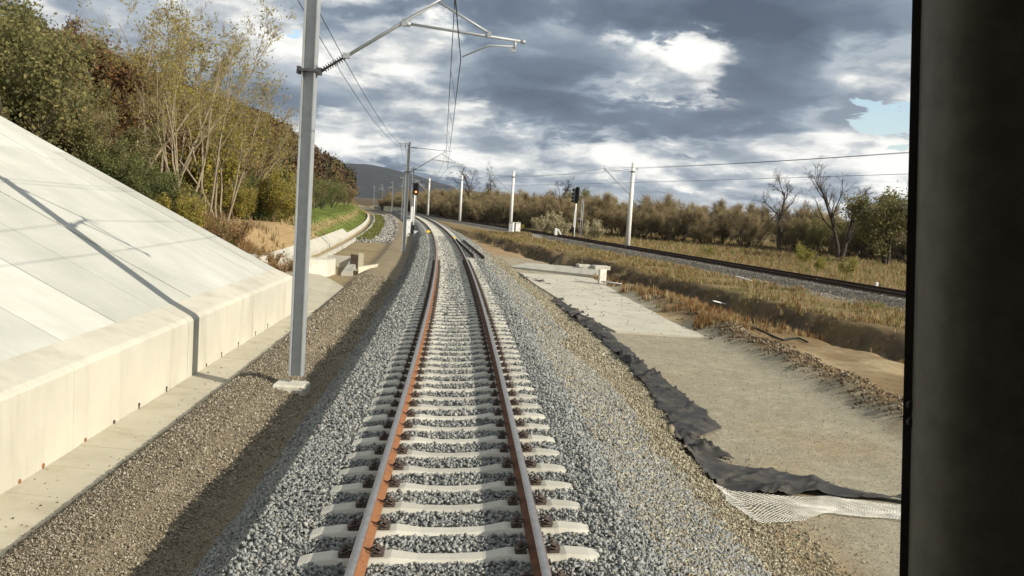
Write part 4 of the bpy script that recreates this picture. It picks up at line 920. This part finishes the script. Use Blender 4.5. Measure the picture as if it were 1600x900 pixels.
# the wooded hill beyond
def forest():
    rng = np.random.default_rng(5); V, Q, Tn, o = [], [], [], 0; stems = []
    N = 1500; Y = rng.uniform(85, 440, N); n = rng.uniform(0, 75, N)
    toe = np.interp(Y, [85, 100, 150, 200, 250, 300, 350, 420], [20, 22, 25, 20, 14, 10.5, 9.5, 9.5]); n = n + toe + .5
    pal = np.array([(.085, .052, .026), (.115, .066, .026), (.065, .050, .028), (.095, .080, .028), (.135, .075, .025), (.050, .052, .022), (.075, .045, .026), (.12, .105, .033)])
    for i in range(N):
        x = float(xn(min(Y[i], 400))) - n[i] if Y[i] < 400 else float(xn(400)) - (Y[i] - 400) * .3 - n[i]
        z = gz(x, Y[i]); h = min(rng.uniform(4.6, 8.0), crest_room(x, Y[i], z) * rng.uniform(.9, 1.08))
        if h < 2.5: continue
        r = h * rng.uniform(.30, .42); m = int(np.clip(260 * (150 / Y[i]) ** .8, 110, 320))
        d = rng.normal(size=(m, 3)); d /= np.linalg.norm(d, axis=1)[:, None]; rr = r * rng.uniform(.45, 1.08, m) ** .6
        lump = 1 + .35 * np.sin(d[:, 0] * 4 + i) * np.sin(d[:, 1] * 5 + i * 2) * np.sin(d[:, 2] * 4 + i * 3)
        P = np.array([x, Y[i], z + h * .55]) + d * (rr * lump)[:, None] * np.array([1, 1, 1.25]); P[:, 2] = np.maximum(P[:, 2], z + .1)
        v, q = leaves(P, .62 * (Y[i] / 200) ** .35, rng, .8); V.append(v); Q.append(q + o); o += len(v)
        c = pal[rng.integers(0, len(pal))] * rng.uniform(.75, 1.3); Tn.append(np.tile(c, (len(v), 1)))
        stems.append((np.array([[x, Y[i], z - .2], [x + rng.normal(0, .2), Y[i], z + h * .4], [x + rng.normal(0, .4), Y[i], z + h * .85]]), np.array([.12, .08, .03]), 0))
    ob = link('forest', np_mesh('forest', np.concatenate(V), Q, M_FOREST, tint=np.concatenate(Tn))); setp(ob, 'far autumn woodland covering the hill beyond the curve', 'forest', kind='stuff')
    v, q = tubes_np(stems, 3); st_ = link('forest_stems', np_mesh('forest_stems', v, [q], M_BARKDARK), ob)
forest()
# thicket behind the far track
hp = np.array([(60, 74), (52, 84), (45, 95), (36, 107), (22, 117), (9, 126), (0, 148), (-9, 176), (-19, 208), (-30, 245), (-42, 290)], float)
hs = np.concatenate([[0], np.cumsum(np.linalg.norm(np.diff(hp, axis=0), axis=1))])
for rowi, (off, cnt, h0, h1) in enumerate(((0, 58, 4.4, 6.0), (4.5, 58, 5.4, 7.0), (10, 46, 5.8, 7.6))):
    for i in range(cnt):
        s = hs[-1] * ((i + R2.uniform(-.3, .3)) / cnt); x, y = np.interp(s, hs, hp[:, 0]), np.interp(s, hs, hp[:, 1]); x += off * .55 + R2.uniform(-1, 1); y += off * .85 + R2.uniform(-1, 1)
        k = R2.choice(['thicket'] * 6 + ['brown', 'olive' if R2.random() < .25 else 'brown'])
        lab = {'thicket': 'bushy brown leafless shrub in the thicket behind the far track', 'brown': 'brown shrub with a few dry leaves in the thicket behind the far track', 'olive': 'dull green shrub amid the brown thicket behind the far track'}[k]
        plant('thicket_shrub', k, R2.randrange(3), (x, y, gz(x, y)), R2.uniform(h0, h1), R2.uniform(0, 6), lab, cat='shrub', group=lab.split(' in ')[0].split(' amid ')[0] + 's of the thicket')
for px, Y, h, k, v, lab in ((1218, 108, 10.0, 'bare', 0, 'dark bare gnarled tree rising above the brown thicket'), (1312, 98, 11.0, 'bareV', 0, 'tall bare dead tree with forked upright limbs in front of the thicket'),
                            (737, 178, 11.5, 'bare', 1, 'dark bare tree with twisted limbs beside the second far pole'), (758, 182, 12.4, 'bareV', 1, 'taller dark bare tree beside the twisted one'), (1170, 120, 7.2, 'bare', 2, 'small dark bare tree with a flat crown in the thicket'),
                            (867, 135, 8.4, 'bare', 1, 'dark twiggy treetop behind the far signal'), (1245, 112, 6.5, 'bareV', 2, 'low dark tangle beside the gnarled tree')):
    plant('bare_tree', k, v, spot(px, Y), h, px * .7, lab, group='bare dark trees')
for px, Y, h, lab in ((1385, 88, 8.4, 'large dull green leafy tree beside the dark window pillar'), (1432, 84, 8.8, 'green leafy tree half hidden by the dark window pillar'), (1345, 100, 5.8, 'low olive tree between the dead tree and the green tree')):
    plant('leafy_tree', 'willow', int(px) % 2, spot(px, Y), h, px, lab)
# pale plumes by the far signal, saplings in the meadow
for px, Y, h, lab in ((860, 112, 3.3, 'pale feathery bush left of the far signal'), (876, 108, 2.2, 'small pale bush at the foot of the far signal'), (923, 104, 2.6, 'yellowish pale bush right of the far signal'), (838, 122, 2.2, 'low pale bush along the thicket edge')):
    plant('plume_bush', 'plume', int(px) % 3, spot(px, Y), h, px, lab, 'bush', 'pale bushes by the signal')
for px, Y, h, lab in ((1262, 76, 2.2, 'bright yellow green sapling standing in the dry meadow'), (1278, 66, 1.3, 'small sapling lower down in the dry meadow'), (1322, 61, 1.7, 'thin pale green sapling close to the far track'), (808, 118, 1.6, 'green sapling behind the white cabinets'), (1105, 84, 1.0, 'tiny green sapling just past the tall pale pole')):
    plant('sapling', 'sapling', int(px) % 3, spot(px, Y), h, px, lab, 'sapling')
for i, (px, Y) in enumerate(((345, 38), (372, 41), (402, 42), (430, 41), (448, 43), (385, 45), (330, 40), (415, 46), (356, 45))):
    plant('dry_weed', 'weed', i % 3, spot(px, Y), R2.uniform(1.1, 1.7), i, 'rusty brown dry weed clump behind the small cheek wall', 'weed', 'dry weeds behind the cheek wall')

# ------------------------------------------------------------------ grass and low weeds
def tuft(n, rng, bend=.35, wid=.035):
    V, Fq = [], []
    for i in range(n):
        a = rng.uniform(0, 2 * np.pi); l = rng.uniform(.6, 1); p = np.array([rng.normal(0, .09), rng.normal(0, .09), -.04]); d = np.array([math.cos(a), math.sin(a), 0]); s = np.array([-d[1], d[0], 0]) * wid * rng.uniform(.6, 1.2)
        b = rng.uniform(.2, 1) * bend; m_ = p + np.array([0, 0, l * .55]) + d * b * .35 * l; t = p + np.array([0, 0, l]) + d * b * l; k = len(V); V += [p - s, p + s, m_ + s * .7, m_ - s * .7, t]; Fq += [[k, k + 1, k + 2], [k, k + 2, k + 3], [k + 3, k + 2, k + 4]]
    return np.array(V), np.array(Fq)
tr_ = np.random.default_rng(8); TUFTS = [tuft(8, tr_) for _ in range(6)]; TALL = [tuft(9, tr_, .22, .022) for _ in range(6)]
def grass(name, n, sampler, zf, hr, m, label, seed, T=TUFTS):
    rng = np.random.default_rng(seed); x, y, w = sampler(rng, n); k = rng.random(n) < w; x, y = x[k], y[k]; h = rng.uniform(*hr, len(x)) * (.7 + .9 * vnoise(x * .7, y * .7, seed)); z = ground_z(x, y) if zf is None else zf(x, y)
    wsc = (.5 + .3 * (y / 70)); sc = np.stack([h * wsc + .15, h * wsc + .15, h], 1); o = scatter(name, T, np.stack([x, y, z], 1), sc, m, seed, .16); return setp(o, label, 'grass', kind='stuff')
def s_plateau(rng, n):
    y = 28 + 85 * rng.random(n) ** 1.2; v = rng.uniform(3.0, 9.6, n); x = xr(y) - v; edge = 8.9 + fbm(x * .25, y * .25, 9, 3) * 2.6 + fbm(x * 1.1, y * 1.1, 19, 3) * 1.5
    return x, y, (np.where(v < edge - .55, 1, .30) * np.clip(.42 + 3.4 * fbm(x * .55, y * .55, 44), 0, 1) * (x - xn(y) > 4.0))
def s_rough(rng, n):
    y = 32 + 45 * rng.random(n) ** 1.3; u = rng.uniform(8.2, 16, n); x = xn(y) + u; v = xr(y) - x
    edge = 8.9 + fbm(x * .25, y * .25, 9, 3) * 2.6 + fbm(x * 1.1, y * 1.1, 19, 3) * 1.5
    return x, y, ((v > edge + .5) & (u > 9.4 + 1.2 * fbm(x * .4, y * .4, 3) * 4)) * np.clip(.5 + 2.6 * fbm(x * .45, y * .45, 91), 0, 1)
def s_field(rng, n):
    y = 40 + 110 * rng.random(n) ** 1.25; v = -3.0 - 45 * rng.random(n) ** 1.3; x = xr(y) - v
    return x, y, np.clip(.75 + 1.6 * fbm(x * .3, y * .3, 93), .1, 1)
grass('russet_weeds', 5000, s_plateau, None, (.08, .30), M_RUSTWEED, 'patchy russet weeds on the terrace before the far track', 30)
grass('dry_grass', 15000, s_plateau, None, (.08, .28), M_DRY, 'dry straw coloured grass on the terrace before the far track', 31)
grass('green_grass', 4500, s_plateau, None, (.10, .28), M_GRASS, 'green grass patches on the terrace before the far track', 32)
grass('russet_weeds', 7000, s_rough, None, (.10, .42), M_RUSTWEED, 'russet weeds between the gravel path and the grassy terrace', 33)
grass('dry_grass', 5000, s_rough, None, (.10, .36), M_DRY, 'straw coloured grass in the rough strip beside the gravel path', 34)
grass('meadow_grass', 24000, s_field, None, (.14, .46), M_DRY, 'tall dry meadow grass between the far track and the thicket', 35, TALL)
grass('meadow_weeds', 9000, s_field, None, (.14, .46), M_RUSTWEED, 'brownish weeds through the tall dry meadow', 36, TALL)
grass('meadow_green', 4000, s_field, None, (.2, .6), M_GRASS, 'greener patches in the dry meadow', 37, TALL)
def s_bank(rng, n):
    y = 70 + 150 * rng.random(n); u = -rng.uniform(9.2, 16, n); return xn(y) + u, y, np.clip(.6 + 2 * fbm(u, y * .4, 5), 0, 1)
grass('bank_grass', 12000, s_bank, None, (.06, .16), M_GRASS, 'green grass on the bank above the concrete ditch', 38)
def s_leftveg(rng, n):
    y = rng.uniform(WALL_END + 6, 50, n); u = -rng.uniform(8.0, 13, n); return xn(y) + u, y, np.full(n, .9) * (y - WALL_END - 4 > (-u - 8) * .4)
grass('rank_weeds', 2200, s_leftveg, None, (.20, .62), M_RUSTWEED, 'rank brown weeds between the paved slope and the sandy clearing', 39, TALL)
grass('rank_weeds', 900, s_leftveg, None, (.15, .45), M_GRASS, 'olive weeds between the paved slope and the sandy clearing', 40, TALL)
def s_bench(rng, n):
    y = rng.uniform(40, 84, n); u = -rng.uniform(9.0, 19, n); return xn(y) + u, y, np.clip(.16 + 2.2 * fbm(u * .4, y * .3, 55), 0, 1)
grass('bench_weeds', 1600, s_bench, None, (.15, .6), M_DRY, 'dry weeds scattered over the sandy clearing', 43)
grass('bench_scrub', 700, s_bench, None, (.2, .7), M_LEAFB, 'brown scrub at the edges of the sandy clearing', 44, TALL)
def s_hill(rng, n):
    y = rng.uniform(34, 110, n); nn = rng.uniform(0, 22, n); toe = np.interp(y, [28, 36, 42, 50, 60, 75, 100, 150], [8.6, 9.6, 10.8, 13, 16, 18, 21, 24]); return xn(y) - toe - nn + 1, y, np.full(n, .9)
grass('hillside_undergrowth', 9000, s_hill, None, (.3, .9), M_LEAFB, 'brown undergrowth beneath the hillside trees', 41, TALL)
def s_dit(rng, n):
    y = rng.uniform(84, 200, n); u = -rng.uniform(6.2, 7.7, n); return xn(y) + u, y, np.full(n, .8)
grass('ditch_grass', 2200, s_dit, None, (.2, .5), M_GRASS, 'grass fringe between ditch and rubble heap', 42)

# ------------------------------------------------------------------ far mountain
def mountain():
    xs = np.arange(-3600, 3900, 50.0); prof = np.interp(xs, [-4200, -1200, -620, -420, -250, 100, 600, 2500, 6000], [60, 150, 150, 118, 70, 34, 22, 18, 14])
    V = []; ds_ = np.linspace(0, 1, 14)
    for d in ds_:
        z = prof * (1 - (1 - d) ** 1.6) * (1 + .30 * fbm(xs * .004, np.full_like(xs, d * 3), 7, 4)) + fbm(xs * .02, np.full_like(xs, d * 9), 9, 3) * 10 - 6; V.append(np.stack([xs, 2900 + d * 900 + fbm(xs * .003, xs * 0 + d, 3) * 200, z], 1))
    V = np.concatenate(V); n, k = len(ds_), len(xs); idx = np.arange(n * k).reshape(n, k); f = np.stack([idx[:-1, :-1], idx[:-1, 1:], idx[1:, 1:], idx[1:, :-1]], -1).reshape(-1, 4)
    m, nt, b = mat('mountain_woods', .95, spec=.1); q = nnoise(nt, .02, 8, .75); nt.links.new(nramp(nt, q, [(.35, (.016, .02, .024)), (.65, (.04, .038, .034))]), b.inputs['Base Color'])
    setp(link('mountain', np_mesh('mountain', V, [f], m, smooth=True)), 'dark wooded mountain ridge on the horizon', 'mountain', kind='structure')
mountain()

# ------------------------------------------------------------------ overhead line
def mast_proto():
    e_ = empty('catenary_mast', (0, 0, 0), 'x', 'mast', 'grey steel masts along the near track')
    m = MB(); H = 8.15
    m.box((-.118, 0, H / 2), (.020, .26, H)).box((.118, 0, H / 2), (.020, .26, H)).box((0, 0, H / 2), (.216, .014, H)); m.build('post', M_GALV, e_)
    MB().box((-.08, -.05, -.29), (.66, .56, .30), bevel=.04).build('foundation', M_CONC, e_)
    m = MB(); m.box((0, 0, 5.97), (.34, .32, .05)).box((-.20, 0, 5.97), (.06, .20, .14)).box((.18, 0, 5.97), (.10, .12, .14)).tube([(.2, 0, 5.96), (.30, 0, 6.03)], .03, 8); m.build('bracket', M_GALVDARK, e_)
    def insul(p, q):
        mm = MB(); p, q = Vector(p), Vector(q); d = q - p; n = 9; mm.tube([p, q], .022, 8)
        for k in range(n):
            c = p + d * (k + .5) / n; mm.tube([c - d.normalized() * .012, c + d.normalized() * .004], [.075, .045], 10)
        mm.build('insulator', M_INSUL, e_)
    insul((.28, 0, 6.02), (.66, 0, 6.27)); insul((.16, 0, 7.75), (.62, 0, 7.74))
    MB().tube([(.64, 0, 6.255), (2.62, 0, 7.58)], .035, 10).box((.70, 0, 6.30), (.14, .10, .10)).box((1.78, 0, 7.0), (.10, .10, .14)).build('cantilever_tube', M_GALV, e_)
    MB().tube([(.60, 0, 7.74), (3.15, 0, 7.66)], .026, 8).box((2.62, 0, 7.64), (.08, .08, .16)).build('top_tube', M_GALV, e_)
    MB().tube([(1.84, 0, 6.98), (4.08, 0, 6.78)], .028, 10).tube([(4.04, 0, 6.78), (4.12, 0, 6.775)], .04, 8).tube([(1.78, 0, 6.99), (1.9, 0, 6.96)], .045, 8).build('register_tube', M_GALV, e_)
    MB().tube([(2.42, 0, 7.42), (3.42, 0, 6.90)], .024, 8).box((3.42, 0, 6.87), (.07, .09, .12)).build('strut', M_GALV, e_)
    MB().tube([(3.93, 0, 6.79), (3.92, 0, 6.62)], .028, 8).box((3.90, 0, 6.60), (.10, .06, .06)).build('drop_bracket', M_GALV, e_)
    MB().tube([(3.90, 0, 6.68), (3.42, 0, 6.67), (2.92, 0, 6.42)], [.018, .018, .012], 8).build('steady_arm', M_GALV, e_)
    MB().box((-.33, 0, 7.98), (.72, .09, .09)).tube([(-.57, 0, 7.9), (-.57, 0, 7.74)], .05, 8).tube([(-.24, 0, 7.9), (-.24, 0, 7.74)], .05, 8).build('crossarm', M_GALV, e_)
    return e_
MASTS = [(463, -.80, 17.83, 'tall grey steel mast close beside the concrete wall, carrying the big bracket'), (630, -1.12, 67, 'grey steel mast standing right before the red lit signal'), (641, -1.1, 116, 'grey steel mast directly behind the red lit signal'),
         (627.5, -1.1, 172, 'grey mast just beyond the signal, half hidden by the mast in front'), (612, -1.1, 228, 'small grey mast standing before the long white wall'), (596.5, -1.15, 284, 'smaller grey mast at the end of the long white wall'), (583.6, -1.15, 333, 'smallest far grey mast, next to the wooded hill')]
mp0 = mast_proto(); mlist = []
for i, (px, z, Y, lab) in enumerate(MASTS):
    x = at(px, 450, Y)[0]
    for _ in range(4):
        q = proj(np.array([x, Y, z])); x += (px - q[0]) * Y / F
    t = tdir(xn, Y); rz = math.atan2(-t[0], t[1]) if i else 0.0
    if i == 0: o = mp0; o.location = (x, Y, z); o['label'] = lab
    else: o = copy_tree(mp0, (x, Y, z), rz, label=lab)
    mlist.append((np.array([x, Y, z]), rz))
def mpt(i, lx, lz):
    b, rz = mlist[i]; return b + np.array([math.cos(rz) * lx, math.sin(rz) * lx, lz])
def wire_pts(P, sag, n=14):
    out = []
    for a, b in zip(P, P[1:]):
        for k in range(n): t = k / n; p = a * (1 - t) + b * t; p = p - np.array([0, 0, 4 * sag * t * (1 - t)]); out.append(p)
    out.append(P[-1]); return out
first = mlist[0][0]; behind = first + np.array([2.2, -46, .1]); mlist_all = [(behind, 0.0)] + mlist
def spans(lx, lz): return [np.array([behind[0] + lx, behind[1], behind[2] + lz])] + [mpt(i, lx, lz) for i in range(len(mlist))]
e_ = empty('overhead_line', tuple(first), 'overhead contact line with its carrier wire hanging above the near track', 'overhead wire')
def wobj(name, pts, r, m_, par, n=5):
    o = MB().tube([Vector(p) for p in pts], r, n).build(name, m_, par)
    if par is not None: o.data.transform(Matrix.Translation(-Vector(par.location)))
    return o
cwp, mwp = spans(2.90, 6.38), spans(2.72, 7.60); C_ = wire_pts(cwp, .03); M_ = wire_pts(mwp, .75)
wobj('contact_wire', C_, .0095, M_WIRE, e_); wobj('carrier_wire', M_, .0095, M_WIRE, e_)
for i in range(2, 14 * 4, 2): wobj('dropper', [C_[i], M_[i]], .006, M_WIRE, e_, 3)
for lx, lab in ((-.57, 'outer feeder wire running past the mast tops'), (-.24, 'inner feeder wire running past the mast tops')):
    o = wobj('feeder_wire', wire_pts(spans(lx, 7.72), .55), .0095, M_WIRE, None); setp(o, lab, 'wire', 'feeder wires')

# poles of the far track
def pole_proto():
    e_ = empty('concrete_pole', (0, 0, 0), 'x', 'pole', 'pale poles along the far track')
    MB().tube([(0, 0, -.4), (0, 0, 7.75)], [.24, .165], 14).build('shaft', M_POLE, e_)
    MB().tube([(0, 0, 6.9), (0, 0, 7.02)], .185, 12).box((-.26, 0, 6.95), (.32, .07, .07)).box((.3, 0, 7.25), (.35, .06, .06)).build('collar', M_GALVDARK, e_)
    MB().tube([(-.2, 0, 4.95), (-2.7, 0, 7.05)], .045, 8).tube([(-2.72, 0, 6.85), (-2.72, 0, 7.35)], .03, 6).build('arm', M_GALV, e_)
    MB().tube([(-.2, 0, 6.95), (-2.6, 0, 7.0)], .012, 5).build('tie_rod', M_WIRE, e_)
    return e_
pp = pole_proto(); plist = []
for i, (px, Y, lab) in enumerate(((980, 82.5, 'tall pale concrete pole right of the far signal'), (797, 119, 'pale pole right behind the white cabinets'), (718, 152, 'slim pale pole before the dark twisted bare trees'), (668, 182, 'short looking pale pole just right of the red lit signal'))):
    z = -.35; x = (px - 800) / F * Y
    for _ in range(8): q = proj(np.array([x, Y, z])); x += (px - q[0]) * Y / F
    t = tdir(xr, Y); rz = math.atan2(-t[0], t[1])
    if i == 0: o = pp; o.location = (x, Y, z); o.rotation_euler = (0, 0, rz); o['label'] = lab
    else: o = copy_tree(pp, (x, Y, z), rz, label=lab)
    plist.append((np.array([x, Y, z]), rz))
tdr = tdir(xr, 60); near_ = plist[0][0] - np.array([tdr[0], tdr[1], 0]) * 78
def rsp(lx, lz):
    out = [near_ + np.array([math.cos(plist[0][1]) * lx, math.sin(plist[0][1]) * lx, lz])]
    for b, rz in plist: out.append(b + np.array([math.cos(rz) * lx, math.sin(rz) * lx, lz]))
    return out
for lx, lz, sg, lab in ((.45, 7.3, .25, 'top wire strung along the pale poles'), (-2.72, 7.1, .45, 'carrier wire above the far track'), (-2.75, 5.75, .05, 'lower contact wire above the far track')):
    setp(wobj('line_wire', wire_pts(rsp(lx, lz), sg), .0115, M_WIRE, None), lab, 'wire', 'wires of the far track')

# ------------------------------------------------------------------ signals, cabinets, far wall
sp = gp(645, 363, -.75); sp = np.array([sp[0], sp[1], -.85]); sg = empty('railway_signal', tuple(sp), 'tall railway signal showing a red light beside the near track', 'signal', rz=.10)
MB().tube([(0, 0, 0), (0, 0, 4.3)], .075, 10).build('mast', M_WHITE, sg)
MB().box((0, 0, .45), (.34, .3, .95), bevel=.02).build('base_box', M_BLACK, sg)
MB().box((-.15, .02, 2.1), (.34, .10, 1.7), bevel=.01).build('marker_board', M_WHITE, sg)
MB().box((.10, 0, 4.95), (.62, .24, 1.28), bevel=.05).box((.10, .02, 4.28), (.3, .2, .1)).build('head', M_BLACK, sg)
for z in (5.32, 4.95, 4.58):
    MB().tube([(.10, -.12, z), (.10, -.34, z)], [.125, .13], 12, cap=False).build('hood', M_BLACK, sg)
    MB().tube([(.10, -.122, z), (.10, -.135, z)], .105, 14).build('lens', M_REDLAMP if z < 4.6 else M_BLACK, sg)
m = MB()
for sx_ in (-.2, .2): m.tube([(sx_, .28, 0), (sx_, .28, 5.4)], .022, 6)
for k in range(16): m.tube([(-.2, .28, .4 + k * .31), (.2, .28, .4 + k * .31)], .014, 5)
m.build('ladder', M_GALV, sg)
def cabinet(px, py, z, w, d, h, rz, lab, grp):
    p = gp(px, py, z); c = empty('equipment_cabinet', tuple(p), lab, 'cabinet', grp, rz)
    MB().box((0, 0, h / 2), (w, d, h), bevel=.02).box((0, -.03, h + .02), (w + .08, d + .1, .05)).build('housing', M_WHITE, c); MB().box((0, -d / 2 - .008, h * .52), (w * .86, .02, h * .84)).build('door', M_WHITE, c); MB().box((w * .3, -d / 2 - .03, h * .5), (.03, .03, .14)).build('handle', M_GALVDARK, c)
    MB().box((0, 0, -.1), (w + .1, d + .1, .25)).build('plinth', M_CONC, c)
cabinet(636.5, 366, -.85, .55, .5, 1.55, .1, 'tall white cabinet at the foot of the red lit signal', 'white cabinets')
cabinet(649, 367, -.85, .35, .35, .38, .3, 'low pale box on the ballast beside the red lit signal', 'white cabinets')
cabinet(798.5, 366, -.35, .50, .5, 1.35, -.25, 'white trackside cabinet standing nearer the curved track of the pair', 'white cabinets')
cabinet(808, 366, -.35, .56, .55, 1.32, .15, 'white trackside cabinet on the far track side of the pair', 'white cabinets')
sp2 = spot(896, 100); s2 = empty('railway_signal', tuple(sp2), 'unlit signal with two hooded heads standing past the far track', 'signal', rz=-.15)
MB().tube([(0, 0, 0), (0, 0, 4.6)], .085, 10).build('mast', M_WHITE, s2); MB().box((0, 0, .05), (.9, .6, .35), bevel=.04).build('base', M_CONC, s2)
MB().box((-.10, 0, .9), (.16, .2, 1.1)).build('lower_sleeve', M_BLACK, s2); MB().box((0, -.11, 2.3), (.24, .06, 1.7), bevel=.01).build('marker_board', M_WHITE, s2)
m = MB(); m.box((.08, 0, 5.1), (.46, .20, 1.55), bevel=.06).box((.02, .0, 4.28), (.36, .2, .42), bevel=.04); m.build('head', M_BLACK, s2)
MB().box((-.32, .12, 5.0), (.30, .22, 1.5), bevel=.06).box((-.3, .1, 4.3), (.2, .2, .4), bevel=.03).build('head', M_GALV, s2)
for z in (5.55, 5.1, 4.68, 4.3): MB().tube([(.06, -.10, z), (.06, -.36, z - .02)], [.15, .16], 10, cap=False).tube([(.06, -.1, z), (.06, -.115, z)], .12, 10).build('hood', M_BLACK, s2); MB().tube([(-.36, .0, z), (-.42, -.2, z - .02)], [.12, .12], 8).build('hood', M_BLACK, s2)
m = MB(); m.tube([(.62, .25, 0), (.62, .25, 4.6)], .035, 6).tube([(.80, .25, 0), (.80, .25, 4.6)], .035, 6).tube([(.1, .1, 2.4), (.8, .25, 2.4)], .035, 6)
for k in range(14): m.tube([(.62, .25, .3 + k * .32), (.80, .25, .3 + k * .32)], .016, 5)
m.build('ladder', M_GALV, s2)
p = spot(868, 104); e_ = empty('marker_post', tuple(p), 'short white marker post left of the unlit far signal', 'post'); MB().box((0, 0, .55), (.30, .22, 1.2), bevel=.02).build('post', M_WHITE, e_)
p = spot(876, 104); e_ = empty('marker_post', tuple(p), 'leaning white post propped beside the short white marker', 'post'); MB().box((.0, 0, .5), (.16, .14, 1.35), rot=Matrix.Rotation(-.55, 3, 'Y')).build('post', M_WHITE, e_)
p = spot(1369, 50); e_ = empty('marker_post', tuple(p), 'tiny white kilometre post in the grass past the dark rails', 'post'); MB().box((0, 0, .2), (.14, .12, .5), bevel=.02).build('post', M_WHITE, e_)
a, b = at(601, 322, 250), at(632, 325, 235); dv = b - a; e_ = empty('low_wall', (a[0], a[1], 0), 'long low white wall far away where the tracks curve', 'wall', rz=math.atan2(dv[1], dv[0]))
MB().box((float(np.hypot(*dv[:2])) / 2, 0, -.1), (float(np.hypot(*dv[:2])), .5, 1.3)).build('wall_body', M_WHITE, e_); MB().box((float(np.hypot(*dv[:2])) / 2, 0, .60), (float(np.hypot(*dv[:2])) + .2, .7, .1)).build('coping', M_WHITE, e_)

# ------------------------------------------------------------------ cab of the train round the camera
cabR = Matrix.Rotation(ROLL, 4, 'Y')
cb = empty('train_cab', (0, 0, HC), 'dark window pillar of the train cab filling the picture edge', 'train cab')
def pil(px0, px1, Y0, Y1, m_, name, ytop=-260, ybot=1180):
    def X(px, py, Y):
        f = (py - 0) / 900.0; q = at(px - 21 * f, py, Y) - C0; return Vector(q)
    top = [X(px0, ytop, Y0), X(px1, ytop, Y0), X(px1, ytop, Y1), X(px0, ytop, Y1)]; bot = [X(px0, ybot, Y0), X(px1, ybot, Y0), X(px1, ybot, Y1), X(px0, ybot, Y1)]
    mm = MB(); mm.hull(top, bot); es = [e for e in mm.b.edges]; bmesh.ops.bevel(mm.b, geom=es, offset=.006, segments=2, affect='EDGES'); return mm.build(name, m_, cb)
def rounded_post():
    prof = [(1436, .640), (1437, .612), (1441, .592), (1450, .575), (1464, .560), (1482, .548), (1502, .540), (1525, .535), (1560, .532), (1900, .530), (1900, .66), (1450, .66)]
    loops = []
    for py in np.linspace(-260, 1180, 9):
        loops.append([Vector(at(px - 21 * py / 900.0, py, Y) - C0) for px, Y in prof])
    m = MB(); vs_ = [[m.b.verts.new(p) for p in l] for l in loops]; k = len(prof)
    for a, b in zip(vs_, vs_[1:]):
        for q in range(k): f = m.b.faces.new((a[q], a[(q + 1) % k], b[(q + 1) % k], b[q])); f.smooth = q < 9
    m.b.faces.new(vs_[0]); m.b.faces.new(vs_[-1]); return m.build('window_pillar', M_CABFRAME, cb)
rounded_post()
pil(1433, 1440, .60, .64, M_CABDARK, 'rubber_seal')
for py in (632, 658):
    q = at(1422, py, .598) - C0; MB().tube([tuple(q), tuple(q + np.array([0, -.004, 0]))], .0030, 8).build('bolt', M_CABDARK, cb)
MB().box((1.25, -1.0, -.4), (.08, 3.0, 4.2)).build('side_wall', M_CABFRAME, cb)  # unseen side of the cab, added to keep the sun off the pillar
MB().box((0, -1.0, 1.25), (2.6, 3.0, .08)).build('roof', M_CABFRAME, cb); MB().box((0, -2.5, -.4), (2.6, .08, 3.2)).build('rear_wall', M_CABFRAME, cb)  # unseen roof and back, added so the pillar's near face stays dark

# ------------------------------------------------------------------ the air
hz_ = MB().box((0, 0, 160), (10000, 10000, 400)).mesh('haze', [])
hm_ = bpy.data.materials.new('haze'); hm_.use_nodes = True; ht = hm_.node_tree; ht.nodes.clear()
pv = ht.nodes.new('ShaderNodeVolumePrincipled'); pv.inputs['Color'].default_value = (.80, .88, 1, 1); pv.inputs['Density'].default_value = .00005; pv.inputs['Anisotropy'].default_value = .2
ho = ht.nodes.new('ShaderNodeOutputMaterial'); ht.links.new(pv.outputs[0], ho.inputs['Volume']); hz_.materials.append(hm_)
setp(link('haze', hz_), 'thin bluish air over the valley', 'haze', kind='stuff')
